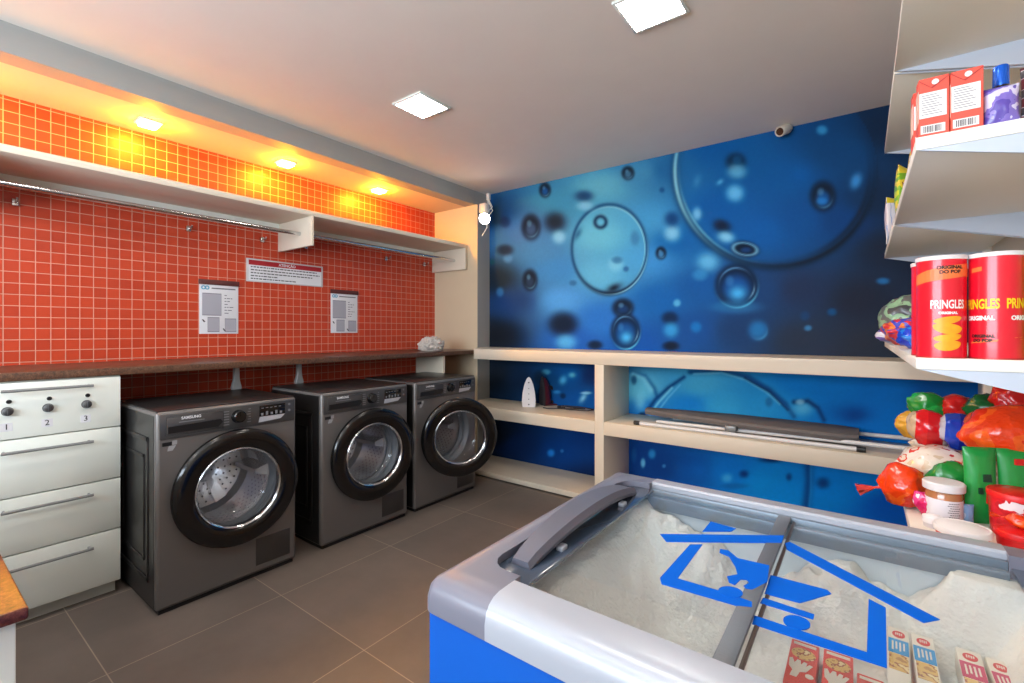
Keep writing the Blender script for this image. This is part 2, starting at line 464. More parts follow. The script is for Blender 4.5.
    blob(555, 222, 12, 11, D, .85, 1.5); blob(559, 237, 7, 7, Lt, .85, 1.5); blob(584, 196, 10, 6, (22, 60, 100), .9, 1.5); blob(585, 206, 9, 5, (140, 195, 215), .8, 1.5)
    blob(508, 258, 5, 5, (90, 140, 190), .8); blob(500, 292, 4, 5, (70, 130, 180), .7); blob(505, 222, 6, 6, (24, 40, 70), .6)
    blob(505, 250, 9, 6, (22, 24, 34), .7); blob(492, 262, 3, 3, (20, 80, 80), .6)
    # dark round bubble with its twin, and the ring below the large bubble
    for (cx, cy, rx, ry, dd) in ((625.5, 331, 15.5, 18.5, .9), (736.5, 285.5, 22.5, 22.5, .92)):
        blob(cx, cy, rx, ry, (10, 26, 48), dd, 5); blob(cx, cy + ry * .12, rx * .68, ry * .66, (14, 80, 150), .95, 2); blob(cx + rx * .05, cy + ry * .35, rx * .42, ry * .34, (90, 190, 235), .85, 1)
        ring(cx, cy, rx * .78, ry * .78, .06, (110, 160, 200), .75, -1.9, .9); ring(cx, cy, rx * .98, ry * .98, .05, (110, 200, 225), .85, 1.2, 1.0); ring(cx, cy, rx * .8, ry * .8, .05, (190, 220, 235), .6, 0.4, .4)
        blob(cx - rx * .3, cy - ry * .2, rx * .2, ry * .25, (60, 120, 180), .6)
    blob(736, 307, 26, 7, (60, 150, 200), .4)
    blob(745, 249, 15, 8.5, (8, 22, 38), .92, 3, .15); ring(745, 249, 12, 6, .18, (130, 180, 205), .75, None, 1, .15); blob(746, 250, 6, 3, (20, 60, 110), .9)
    blob(722, 226, 10, 7, (10, 26, 48), .9, 1.5, .3); blob(726, 237, 9, 6, (150, 205, 225), .9, 1.4, .2)
    blob(736, 162, 11, 10, (8, 26, 44), .95, 2); blob(737, 171, 10, 8, (125, 190, 215), .9, 1.6); blob(737, 160, 5, 5, (20, 80, 120), .7)
    blob(735, 193, 9.5, 9, (120, 195, 230), .9, 1.6); blob(720, 182, 4, 2.5, (100, 180, 215), .8, 1, -.6); blob(697, 181, 4, 7, (60, 130, 175), .8, 1, .3); blob(697, 214, 5, 7, (140, 200, 225), .8, 1.5)
    blob(856, 181, 6, 9, (70, 150, 210), .85, 1.4, .4); blob(822, 130, 6, 5, (60, 150, 195), .85); blob(801, 173, 11, 9, (6, 90, 160), .7, 1); blob(672, 233, 9, 9, (150, 205, 225), .9, 1.5); blob(672, 219, 8, 8, (10, 50, 100), .8, 1.5)
    blob(708, 262, 12, 10, (110, 185, 220), .9, 1.4); blob(662, 190, 3, 3, (10, 60, 110), .6); blob(700, 275, 8, 6, (60, 150, 205), .6)
    blob(563, 324, 16, 13, (14, 26, 46), .92, 2); blob(566, 342, 11, 8, (90, 170, 220), .9, 1.6); blob(595, 345, 8, 5, (16, 30, 50), .9, 2); blob(670, 318, 9, 7, (8, 30, 60), .85, 2)
    blob(671, 330, 8, 8, (60, 160, 215), .85, 1.6); blob(671, 346, 9, 5, (14, 24, 40), .9, 2); blob(696, 327, 6, 6, (20, 115, 185), .9, 2); blob(758, 330, 10, 10, (36, 120, 180), .85, 2); ring(758, 330, 9, 9, .15, (90, 170, 210), .5, 1, 1)
    blob(677, 303, 4, 4, (110, 185, 215), .8); blob(808, 328, 4, 3, (70, 140, 190), .8); blob(832, 312, 5, 4, (16, 86, 140), .8); blob(883, 281, 7, 3.5, (40, 120, 180), .8); blob(805, 316, 5, 5, (22, 70, 120), .6)
    blob(745, 160, 40, 26, (0, 80, 130), .25, 1)
    # shelf-height part of the print
    low = ~up
    blob(572, 375, 4, 3, (110, 200, 215), .9, 1.2); blob(563, 380, 4, 5, (90, 180, 215), .9, 1.2, .5); blob(546, 372, 5, 3, (90, 170, 190), .8); blob(557, 392, 4, 2, (60, 150, 205), .7)
    blob(583, 398, 3, 6, (150, 205, 225), .9, 1, .6); blob(586, 393, 6, 1.5, (170, 215, 230), .8); blob(540, 378, 7, 8, (16, 30, 44), .7)
    blob(563, 396, 3, 3, (10, 20, 40), .6); blob(551, 453, 4, 4, (40, 140, 220), .9); blob(562, 451, 2, 2, (60, 130, 190), .8)
    r, t = rad(645, 402, 14, 30)
    arc([(632, 372), (645, 376), (654, 388), (657, 396)], 2.2, (24, 90, 140), .8); arc([(633, 374), (644, 379), (651, 390)], 2.6, (150, 215, 225), .8)
    blob(640, 402, 6, 10, (150, 215, 225), .7, 1.2); blob(634, 380, 3, 5, (14, 60, 100), .7); blob(642, 415, 4, 3, (20, 30, 50), .8)
    arc([(645, 414), (655, 400), (668, 388), (684, 377)], 2.0, (8, 60, 110), .85); arc([(650, 414), (659, 402), (672, 388)], 1.3, (140, 210, 225), .9); arc([(656, 414), (668, 398), (680, 385)], 1.0, (110, 190, 220), .8)
    arc([(690, 372), (720, 370), (748, 377), (770, 390), (786, 404), (794, 416)], 2.6, (8, 70, 125), .85); arc([(694, 374), (722, 373), (746, 380), (766, 392), (780, 404)], 1.2, (130, 205, 225), .7)
    arc([(745, 378), (770, 392), (788, 410)], 1.2, (10, 40, 80), .8)
    blob(803, 408, 12, 8, (120, 195, 215), .8, 1.2); arc([(794, 402), (808, 401), (818, 408), (824, 420)], 2.4, (8, 50, 95), .9); blob(769, 402, 4, 5, (30, 100, 150), .7); blob(800, 402, 5, 3, (190, 225, 230), .7)
    blob(854, 415, 14, 8, (4, 50, 110), .85, 1); blob(842, 412, 26, 12, (0, 80, 150), .5, 1)
    blob(652, 454, 4, 5, (50, 150, 205), .85); blob(643, 463, 2.5, 5, (130, 200, 220), .85); blob(634, 455, 3, 8, (30, 100, 160), .6); blob(727, 478, 6, 5, (70, 170, 220), .9, 1.3); blob(700, 470, 10, 10, (10, 110, 190), .5, 1)
    blob(744, 474, 5, 4, (6, 50, 110), .9, 1.4); blob(789, 477, 3, 4, (6, 60, 120), .9, 1.4); blob(823, 483, 7, 6, (6, 60, 120), .9, 1.4); blob(771, 460, 12, 3, (6, 40, 90), .8, 1.4); blob(735, 486, 14, 3, (20, 90, 150), .5)
    arc([(808, 462), (809, 480), (806, 510), (803, 540)], 4.5, (4, 60, 120), .8); arc([(811, 466), (811, 490), (808, 520)], 1.5, (40, 150, 215), .6); blob(664, 466, 2, 2, (70, 140, 190), .8)
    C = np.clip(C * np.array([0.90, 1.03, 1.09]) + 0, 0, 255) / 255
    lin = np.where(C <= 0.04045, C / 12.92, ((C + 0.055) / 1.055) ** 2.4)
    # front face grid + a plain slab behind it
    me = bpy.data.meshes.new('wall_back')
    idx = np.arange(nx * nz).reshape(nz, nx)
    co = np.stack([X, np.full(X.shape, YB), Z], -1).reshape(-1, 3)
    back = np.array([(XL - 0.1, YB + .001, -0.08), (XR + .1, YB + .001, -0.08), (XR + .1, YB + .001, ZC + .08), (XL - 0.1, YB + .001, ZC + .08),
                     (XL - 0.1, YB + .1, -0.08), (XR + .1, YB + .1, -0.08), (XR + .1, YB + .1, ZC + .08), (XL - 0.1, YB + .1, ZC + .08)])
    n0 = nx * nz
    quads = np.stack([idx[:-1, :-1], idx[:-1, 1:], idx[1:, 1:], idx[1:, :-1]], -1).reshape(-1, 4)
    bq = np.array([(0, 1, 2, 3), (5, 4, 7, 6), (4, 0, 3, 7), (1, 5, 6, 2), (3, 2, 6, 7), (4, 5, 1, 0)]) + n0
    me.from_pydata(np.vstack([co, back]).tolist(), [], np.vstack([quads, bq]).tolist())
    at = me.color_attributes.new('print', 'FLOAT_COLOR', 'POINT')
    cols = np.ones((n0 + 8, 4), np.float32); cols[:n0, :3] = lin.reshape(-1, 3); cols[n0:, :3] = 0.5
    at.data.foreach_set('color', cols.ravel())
    m, nt, b = nodes_of('printed mural vinyl')
    a = nt.nodes.new('ShaderNodeVertexColor'); a.layer_name = 'print'
    tc = nt.nodes.new('ShaderNodeTexCoord'); n = nt.nodes.new('ShaderNodeTexNoise'); n.inputs['Scale'].default_value = 60
    hs = nt.nodes.new('ShaderNodeHueSaturation'); mr = nt.nodes.new('ShaderNodeMapRange'); mr.inputs[3].default_value = 0.93; mr.inputs[4].default_value = 1.07
    nt.links.new(tc.outputs['Object'], n.inputs['Vector']); nt.links.new(n.outputs[0], mr.inputs[0]); nt.links.new(mr.outputs[0], hs.inputs['Value'])
    nt.links.new(a.outputs[0], hs.inputs['Color']); nt.links.new(hs.outputs[0], b.inputs['Base Color'])
    b.inputs['Roughness'].default_value = 0.6; b.inputs['Specular IOR Level'].default_value = 0.1
    me.materials.append(m)
    o = bpy.data.objects.new('wall_back', me); COL.objects.link(o); o['kind'] = 'structure'
mural()

bm = BM(); box(bm, BEAM_X - 0.12, BEAM_X, YF, YB, SOFFIT, ZC); struct('trim_1', bm, M_beam)
bm = BM(); box(bm, XL, BEAM_X - 0.12, YF, PILLAR_Y, SOFFIT, SOFFIT + 0.02); struct('trim_2', bm, M_soffit)
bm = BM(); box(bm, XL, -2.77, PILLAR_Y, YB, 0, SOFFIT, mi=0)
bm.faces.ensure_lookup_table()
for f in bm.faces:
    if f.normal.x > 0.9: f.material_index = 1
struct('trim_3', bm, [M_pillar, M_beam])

# ------------------------------------------------------------------ ceiling lamps
M_panel = glow('lit diffuser', (1.0, 0.93, 0.84, 1), PANEL_E)
M_cove = glow('warm lit diffuser', (1.0, 0.45, 0.018, 1), COVE_E * 12)
def led_panel(x, y, label, first=[None]):
    if first[0]: return copy_thing(first[0], (x, y, ZC), 0, label)
    t = thing('ceiling_lamp', label, 'lamp', (x, y, ZC), 0, 'square ceiling lamps')
    bm = BM()
    for sx, sy in ((-1, 0), (1, 0), (0, -1), (0, 1)):
        if sx: box(bm, sx * .107 - .007, sx * .107 + .007, -.114, .114, -.012, 0, .003)
        else: box(bm, -.100, .100, sy * .107 - .007, sy * .107 + .007, -.012, 0, .003)
    obj('frame', bm, M_white, t)
    bm = BM(); box(bm, -.1005, .1005, -.1005, .1005, -.010, -.003); obj('diffuser', bm, M_panel, t)
    first[0] = t
    return t
led_panel(-1.975, 1.80, 'square lit ceiling lamp set nearer the orange cove, over the washing machines')
led_panel(-0.66, 1.785, 'square lit ceiling lamp set over the freezer end, cut by the top of the photo')
for x in (-1.975, -0.66):
    for y in (0.49, -0.82):
        led_panel(x, y, 'square lit ceiling lamp behind the place where the photographer stands')
def downlight(y, label, first=[None]):
    if first[0]: return copy_thing(first[0], (-3.11, y, SOFFIT), 0, label)
    t = thing('cove_downlight', label, 'lamp', (-3.11, y, SOFFIT), 0, 'downlights above the long shelf')
    bm = BM()
    for sx, sy in ((-1, 0), (1, 0), (0, -1), (0, 1)):
        if sx: box(bm, sx * .047 - .006, sx * .047 + .006, -.053, .053, -.01, 0, .002)
        else: box(bm, -.041, .041, sy * .047 - .006, sy * .047 + .006, -.01, 0, .002)
    obj('frame', bm, M_white, t)
    bm = BM(); box(bm, -.04, .04, -.04, .04, -.026, -.002, .004); obj('diffuser', bm, M_cove, t)
    first[0] = t
    return t
downlight(0.866, 'small square warm downlight above the shelf, first from the drawer cabinet end')
downlight(1.623, 'small square warm downlight above the shelf, middle of the three in view')
downlight(2.38, 'small square warm downlight above the shelf, nearest the cream pillar')
downlight(0.109, 'small square warm downlight above the shelf, out of view beyond the drawer cabinet')

# white spotlight with wires on the corner of the pillar
t = thing('wall_spotlight', 'small white spotlight with loose wires, lit, on the pillar corner beside the mural', 'lamp', (-2.66, 3.165, 2.185))
bm = BM(); box(bm, -.045, .03, -.035, .035, .04, .125, .012, 3); obj('housing', bm, pbr('lamp white plastic', (226, 222, 214), .4), t)
bm = BM(); lathe(bm, [(0, -.035), (.026, -.035), (.044, -.01), (.052, .03), (.052, .038), (.047, .038), (.042, .02)], 20)
bmesh.ops.rotate(bm, verts=bm.verts, cent=(0, 0, 0), matrix=Matrix.Rotation(math.radians(112), 3, 'X') @ Matrix.Identity(3))
bmesh.ops.rotate(bm, verts=bm.verts, cent=(0, 0, 0), matrix=Matrix.Rotation(math.radians(30), 3, 'Z'))
obj('lamp_head', bm, pbr('lamp white plastic', (226, 222, 214), .4), t)
bm = BM(); lathe(bm, [(0, .037), (.025, .036), (.0465, .032)], 20)
bmesh.ops.rotate(bm, verts=bm.verts, cent=(0, 0, 0), matrix=Matrix.Rotation(math.radians(112), 3, 'X'))
bmesh.ops.rotate(bm, verts=bm.verts, cent=(0, 0, 0), matrix=Matrix.Rotation(math.radians(30), 3, 'Z'))
obj('lens', bm, glow('spot lens', (1, .93, .85, 1), 60), t)
bm = BM(); tube(bm, [(.01, .0, .02), (.0, -.01, .06)], .008); obj('swivel', bm, M_metal, t)
for pts in ([(.03, 0, .2), (.05, 0, .14), (.09, -.01, .08), (.02, -.01, .03)], [(.02, 0, -.03), (.03, -.01, -.09), (-.02, -.02, -.16)], [(.03, 0, .16), (.085, .0, .05), (.05, .0, .02)]):
    bm = BM(); tube(bm, pts, .0035, 6); obj('wire', bm, M_white, t)
bm = BM(); box(bm, .02, .05, -.01, .02, .15, .21, .006); obj('junction', bm, pbr('lamp white plastic', (226, 222, 214), .4), t)

# small security camera under the ceiling
t = thing('security_camera', 'small white bullet security camera in the angle of ceiling and mural wall', 'camera', (-0.385, 3.33, ZC))
bm = BM(); lathe(bm, [(0, 0), (.03, 0), (.03, -.008), (.015, -.014), (0, -.014)], 20); obj('bracket', bm, M_white, t)
def aim(bm):
    d = Vector((-0.35, -0.86, -0.42)).normalized(); q = Vector((0, 0, 1)).rotation_difference(d)
    bmesh.ops.rotate(bm, verts=bm.verts, cent=(0, 0, 0), matrix=q.to_matrix()); bmesh.ops.translate(bm, verts=bm.verts, vec=(.0, -.03, -.03))
bm = BM(); lathe(bm, [(0, -.045), (.024, -.045), (.03, -.03), (.031, .06), (.027, .066), (.023, .06), (0, .058)], 24); aim(bm); obj('body', bm, pbr('camera housing', (222, 214, 198), .4), t)
bm = BM(); lathe(bm, [(0, .0595), (.022, .0605)], 24); aim(bm); obj('lens', bm, pbr('lens brown', (70, 52, 40), .15), t)
# ------------------------------------------------------------------ stone counter along the tiled wall
CT, CB, CF = 1.026, 0.992, -2.715
O = (-3.0, 1.2, CB)
t = thing('worktop', 'long dark brown granite worktop along the red tiled wall above the washing machines', 'worktop', O)
bm = BM(); box(bm, XL + .002, CF, YF + .002, PILLAR_Y - .002, CB, CT, .003); obj('slab', bm, M_counter, t, O)
M_brk = pbr('grey bracket plastic', (200, 198, 196), .35, .1)
for y in (1.30, 1.70):                       # brackets carrying the slab
    bm = BM()
    prism(bm, [(y - .012, CB), (y + .012, CB), (y + .016, CB - .10), (y + .028, CB - .145), (y + .022, CB - .165), (y - .022, CB - .165), (y - .028, CB - .145), (y - .016, CB - .10)], 'x', -3.10, -3.07)
    box(bm, -3.31, -3.10, y - .004, y + .004, CB - .02, CB)
    bmesh.ops.bevel(bm, geom=bm.edges[:], offset=.003, segments=1, affect='EDGES')
    obj('bracket', bm, M_brk, t, O)
bm = BM(); box(bm, -3.07, -2.745, 2.735, 2.755, 0.0, CB); obj('side_panel', bm, M_cream, t, O)

# ------------------------------------------------------------------ white drawer cabinet with knobs
O = (-3.0, 0.415, 0)
t = thing('drawer_cabinet', 'white cabinet of four drawers with three dark knobs numbered 1 2 3 on top one', 'cabinet', O)
Y0, Y1, FX = 0.18, 0.652, -2.715
M_side = pbr('cabinet carcass', (206, 210, 202), .45)
bm = BM(); box(bm, -3.30, FX - .02, Y0, Y1, .06, CB); box(bm, -3.30, FX - .05, Y0 + .01, Y1 - .01, 0, .06); obj('carcass', bm, M_side, t, O)
zs = [(.7625, .985), (.5295, .7575), (.301, .5245), (.062, .296)]
hz = [.956, .712, .480, .246]
for k, (a, b) in enumerate(zs):
    bm = BM(); box(bm, FX - .018, FX, Y0 + .002, Y1 - .002, a, b, .002)
    d = obj('drawer', bm, M_white, t, O)
    bm = BM(); z = hz[k]
    tube(bm, [(FX + .03, .275, z), (FX + .03, .55, z)], .006, 10)
    for y in (.285, .54): tube(bm, [(FX, y, z), (FX + .03, y, z)], .005, 8)
    obj('handle', bm, M_metal, d, O)
    if k == 0:
        for y, n in ((.296, '1'), (.412, '2'), (.533, '3')):
            bm = BM(); lathe(bm, [(0, .022), (.010, .022), (.0145, .019), (.0165, .003), (.018, 0)], 20, 'x', (FX, y, .874))
            box(bm, FX + .020, FX + .026, y - .0025, y + .003, .86, .888, .001)
            obj('knob', bm, pbr('dark knob', (84, 84, 86), .35, .4), d, O)
            bm = BM(); lathe(bm, [(0, .004), (.007, .004), (.0085, 0)], 14, 'x', (FX, y + .004, .912)); obj('indicator', bm, M_black, d, O)
            bm = BM(); box(bm, FX, FX + .0008, y - .02, y + .014, .795, .828); obj('number_sticker', bm, M_paper, d, O)
            tb = text_bm(n, .032, .0004); bm = BM(); join_bm(bm, tb, T(FX + .0012, y - .003, .812) @ FACE_X); obj('numeral', bm, M_black, d, O)

# ------------------------------------------------------------------ granite topped table, corner only
c = on_z(29, 606, .78)
O = (-1.6, -.35, 0)
t = thing('side_table', 'white side table with a polished red-brown granite top, only its corner in view', 'table', O)
bm = BM(); box(bm, -2.3, c.x, -.9, c.y, .76, .78, .004); obj('tabletop', bm, M_granite, t, O)
bm = BM(); box(bm, -2.27, c.x - .012, -.87, c.y - .012, .0, .76, .003); obj('base', bm, M_white, t, O)

# ------------------------------------------------------------------ upper wall shelf with hanging rods
O = (-3.1, 1.4, 1.95)
t = thing('wall_shelf', 'long cream shelf on the red tiled wall with hanging rods below, lit orange from above', 'shelf', O)
SB, ST, SFX = 1.945, 1.978, -2.885
bm = BM(); box(bm, XL, SFX, YF, 3.175, SB, ST, .002); obj('board', bm, M_cream, t, O)
for y in (1.672, 3.155, .19, -1.3):
    bm = BM(); box(bm, XL, SFX, y, y + .02, 1.752, SB, .002); obj('divider', bm, M_cream, t, O)
bm = BM(); box(bm, XL, XL + .018, YF, 3.155, 1.887, SB); obj('cleat', bm, M_white, t, O)
for a, b in ((.21, 1.672), (1.692, 3.155)):
    bm = BM(); tube(bm, [(-3.02, a, 1.842), (-3.02, b, 1.842)], .0125, 12); r = obj('hanging_rod', bm, M_chrome, t, O)
    for f in (.12, .62, .92):
        y = a + (b - a) * f
        bm = BM(); box(bm, -3.31, -3.29, y - .012, y + .012, 1.80, 1.835, .003); tube(bm, [(-3.29, y, 1.815), (-3.25, y, 1.815), (-3.24, y, 1.83)], .005, 8)
        obj('wall_hook', bm, M_chrome, r, O)

# ------------------------------------------------------------------ notices on the tiles
M_redprint = pbr('red print', (176, 34, 40), .5); M_dk = pbr('dark ink', (70, 66, 72), .6); M_frame = pbr('acrylic edge', (206, 200, 200), .2)
def line_bars(bm, x, y0, y1, z, h, rnd, mi=0):
    y = y0
    while y < y1 - .004:
        w = rnd.uniform(.008, .026)
        box(bm, x, x + .0004, y, min(y + w, y1), z - h / 2, z + h / 2, mi=mi); y += w + .005
xw = XL + .001
O = (xw, 1.736, 1.605)
t = thing('notice_board', 'long white notice with a red banner on the red tiles below the shelf', 'sign', O)
bm = BM(); box(bm, xw, xw + .006, 1.458, 2.014, 1.527, 1.684, .001); obj('panel', bm, M_frame, t, O)
bm = BM(); box(bm, xw + .006, xw + .0068, 1.472, 2.0, 1.535, 1.64); obj('paper', bm, M_paper, t, O)
bm = BM(); box(bm, xw + .006, xw + .0068, 1.472, 2.0, 1.641, 1.674); obj('banner', bm, M_redprint, t, O)
tb = text_bm('ATENÇÃO', .026, .0004, .0004); bm = BM(); join_bm(bm, tb, T(xw + .0074, 1.736, 1.657) @ FACE_X); obj('heading', bm, M_paper, t, O)
rnd = random.Random(3); bm = BM()
for z, a, b in ((1.628, 1.485, 1.97), (1.608, 1.485, 1.985), (1.588, 1.485, 1.93), (1.568, 1.485, 1.67), (1.549, 1.485, 1.80)): line_bars(bm, xw + .0069, a, b, z, .007, rnd)
obj('printed_lines', bm, M_dk, t, O)
def instruction_sheet(y0, y1, z0, z1, label):
    O = (xw, (y0 + y1) / 2, (z0 + z1) / 2)
    t = thing('instruction_sheet', label, 'sign', O, 0, 'instruction sheets on the red tiles')
    w, h = y1 - y0, z1 - z0
    q = lambda a, b: (y0 + a * w, z0 + b * h)
    bm = BM(); box(bm, xw, xw + .004, y0, y1, z0, z1, .001); obj('sheet', bm, M_paper, t, O)
    bm = BM(); box(bm, xw, xw + .012, y0 - .004, y1 + .004, z1 - .006, z1 + .026, .002); obj('clip_bar', bm, pbr('brown clip', (92, 44, 40), .5), t, O)
    bm = BM(); x = xw + .0042
    for a0, a1, b0, b1 in ((.07, .55, .38, .80), (.2, .5, .05, .32), (.64, .94, .05, .30)):
        p, r = q(a0, b0), q(a1, b1); box(bm, x, x + .0004, p[0], r[0], p[1], r[1])
    obj('picture', bm, pbr('pale grey picture', (168, 168, 178), .6), t, O)
    for a0, a1, b0, b1 in ((.07, .55, .38, .80), (.2, .5, .05, .32), (.64, .94, .05, .30)):
        p, r = q(a0, b0), q(a1, b1); bm = BM()
        for e in ((p[0], r[0], p[1] - .004, p[1]), (p[0], r[0], r[1], r[1] + .004), (p[0], p[0] + .001, p[1], r[1]), (r[0] - .001, r[0], p[1], r[1])): box(bm, x + .0003, x + .0008, *e)
        obj('picture_border', bm, pbr('mid ink', (112, 110, 118), .6), t, O)
    bm = BM(); p, r = q(.3, .9), q(.92, .925); box(bm, x + .0003, x + .0008, p[0], r[0], p[1], r[1])
    for k in range(7): line_bars(bm, x, *(y0 + .63 * w, y0 + (.72 + .2 * ((k * 37) % 10) / 10) * w), z0 + (.78 - k * .06) * h, .005, rnd)
    obj('printed_lines', bm, pbr('mid ink', (112, 110, 118), .6), t, O)
    for a, b in ((.06, .28), (.58, .1)):
        bm = BM(); p = q(a, b); prism(bm, [p, (p[0] + .012, p[1] - .016), (p[0] + .02, p[1] - .012), (p[0] + .006, p[1] + .004)], 'x', x, x + .0006); obj('arrow', bm, M_dk, t, O)
    bm = BM()
    for k in (0, 1):
        p = q(.1 + .09 * k, .92); lathe(bm, [(.006, 0), (.0135, 0), (.0135, .0006), (.006, .0006)], 18, 'x', (x, p[0], p[1]), closed=True)
    obj('emblem', bm, pbr('light blue ink', (96, 168, 200), .5), t, O)
instruction_sheet(1.180, 1.408, 1.175, 1.492, 'white instruction sheet with pictures on the tiles, the one nearer the drawer cabinet')
instruction_sheet(2.082, 2.322, 1.178, 1.492, 'white instruction sheet with pictures on the tiles beyond the red banner notice')

# ------------------------------------------------------------------ washing machines (local: front towards +x, base centre at the origin)
M_drum = pbr('steel drum', (236, 236, 240), .24, .7, bump=.10, bscale=14)
M_drumd = pbr('drum holes', (40, 40, 44), .4, .5)
M_gask = pbr('grey rubber seal', (96, 98, 102), .5)
M_bowl = glass('door glass', tint=(0.96, 0.98, 1, 1), ior=1.4)
M_panelc = pbr('control panel graphite', (84, 83, 84), .32, .5)
W2, D2, HT = .302, .275, .852
DC, DZ, DR = 0.012, .47, .268      # door centre in y, z and outer radius
def ring_panel(bm, x, y0, y1, z0, z1, cy, cz, r, n=64):
    """flat panel at x with a round hole"""
    inner, outer = [], []
    angs = sorted(set([2 * PI * i / n for i in range(n)] + [math.atan2(z - cz, y - cy) % (2 * PI) for y in (y0, y1) for z in (z0, z1)]))
    for a in angs:
        c, s = math.cos(a), math.sin(a)
        inner.append(bm.verts.new((x, cy + r * c, cz + r * s)))
        k = min([(y1 - cy) / c if c > 1e-9 else 1e9, (y0 - cy) / c if c < -1e-9 else 1e9, (z1 - cz) / s if s > 1e-9 else 1e9, (z0 - cz) / s if s < -1e-9 else 1e9])
        outer.append(bm.verts.new((x, cy + k * c, cz + k * s)))
    m = len(angs)
    for i in range(m):
        bm.faces.new((inner[i], outer[i], outer[(i + 1) % m], inner[(i + 1) % m]))
def washer(y, door_deg, label):
    t = thing('washing_machine', label, 'washing machine', (-2.632, y, 0), 0, 'row of front loading washing machines')
    zf = .735                                   # lower edge of the control panel
    bm = BM()                                   # casing: rounded box, front left open
    box(bm, -D2, D2, -W2, W2, .018, HT, .014, 3)
    front = [f for f in bm.faces if f.normal.x > .99 and f.calc_area() > .2]
    bmesh.ops.delete(bm, geom=front, context='FACES')
    ring_panel(bm, D2, -W2 + .014, W2 - .014, .032, HT - .014, DC, DZ, .215)
    obj('casing', bm, M_steelg, t)
    bm = BM(); box(bm, -D2 + .03, D2 - .012, -W2 + .012, W2 - .012, 0, .02); obj('plinth', bm, M_black, t)
    for s in (-1, 1):                           # pressed side panels
        bm = BM()
        ys = s * (W2 + .0005)
        def fr(x0, x1, z0, z1, w, d):
            for a in ((x0, x0 + w, z0, z1), (x1 - w, x1, z0, z1), (x0, x1, z0, z0 + w), (x0, x1, z1 - w, z1)):
                box(bm, a[0], a[1], min(ys, ys + s * d), max(ys, ys + s * d), a[2], a[3], .0025, 2)
        box(bm, -D2 + .006, D2 - .022, min(ys, ys + s * .001), max(ys, ys + s * .001), .03, HT - .016)
        fr(-.22, .19, .12, .74, .022, .005); fr(-.17, .14, .2, .66, .016, .005)
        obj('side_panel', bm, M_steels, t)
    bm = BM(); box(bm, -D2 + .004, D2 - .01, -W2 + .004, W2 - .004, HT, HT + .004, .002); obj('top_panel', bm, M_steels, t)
    # control panel
    bm = BM(); box(bm, D2 - .002, D2 + .006, -W2 + .012, W2 - .012, zf, HT - .012, .004); cp = obj('control_panel', bm, M_panelc, t)
    x = D2 + .006
    bm = BM(); box(bm, x - .004, x + .004, -.268, -.045, zf + .015, HT - .024, .006); obj('detergent_drawer', bm, M_panelc, cp)
    bm = BM(); prism(bm, [(-.262, zf + .024), (-.07, zf + .024), (-.05, zf + .044), (-.06, zf + .058), (-.262, zf + .052)], 'x', x + .004, x + .0055); obj('drawer_grip', bm, M_black, cp)
    tb = text_bm('SAMSUNG', .0165, .0004, .0004); bm = BM(); join_bm(bm, tb, T(x + .0046, -.176, zf + .083) @ FACE_X); obj('maker_lettering', bm, M_paper, cp)
    bm = BM(); box(bm, x + .004, x + .0045, -.222, -.125, zf + .065, zf + .069); obj('model_line', bm, M_print, cp)
    bm = BM(); lathe(bm, [(0, .026), (.022, .026), (.027, .022), (.029, .004), (.031, 0)], 28, 'x', (x, .018, zf + .058)); box(bm, x + .022, x + .028, .016, .020, zf + .06, zf + .082); obj('dial', bm, M_gloss, cp)
    bm = BM()
    for k in range(6):
        for y0, y1 in ((-.055, -.022), (.056, .074)): box(bm, x, x + .0005, y0 + (k % 3) * .004, y1, zf + .024 + k * .012, zf + .028 + k * .012)
    obj('programme_names', bm, M_print, cp)
    bm = BM(); box(bm, x, x + .002, .114, .240, zf + .042, zf + .094, .0008); ds = obj('display', bm, M_gloss, cp)
    bm = BM()
    for k in range(5): box(bm, x + .002, x + .0026, .121 + k * .023, .132 + k * .023, zf + .046, zf + .058 + .006 * (k % 2)); box(bm, x + .002, x + .0026, .123 + k * .021, .134 + k * .021, zf + .080, zf + .083)
    obj('display_marks', bm, M_print, cp)
    bm = BM(); prism(bm, [(.110, zf + .014), (.218, zf + .020), (.240, zf + .040), (.116, zf + .040)], 'x', x, x + .001); obj('energy_label', bm, pbr('silver label', (176, 176, 182), .4), cp)
    bm = BM()
    for k in (0, 1): lathe(bm, [(0, .002), (.006, .002), (.006, 0)], 12, 'x', (x, .262, zf + .055 + k * .03))
    obj('button', bm, M_print, cp)
    # sticker and hatch on the front
    bm = BM(); box(bm, D2, D2 + .0006, -.28, -.245, .706, .722); box(bm, D2, D2 + .0006, -.244, -.226, .708, .726, mi=1); prism(bm, [(-.262, .684), (-.242, .684), (-.230, .705), (-.256, .705)], 'x', D2, D2 + .0006, mi=1)
    obj('front_sticker', bm, [M_black, pbr('sticker grey', (150, 150, 152), .5)], t)
    bm = BM(); box(bm, D2, D2 + .0015, .10, .268, .055, .185, .0007); obj('filter_hatch', bm, pbr('hatch graphite', (86, 83, 82), .34, .7), t)
    # drum and seal inside
    bm = BM(); lathe(bm, [(.196, -.13), (.222, -.10), (.228, -.04), (.228, D2 - .17), (.205, D2 - .10)], 48, 'x', (0, DC, DZ)); lathe(bm, [(.001, -.095), (.05, -.096), (.056, -.104), (.12, -.11), (.126, -.122), (.185, -.126), (.196, -.13)], 48, 'x', (0, DC, DZ))
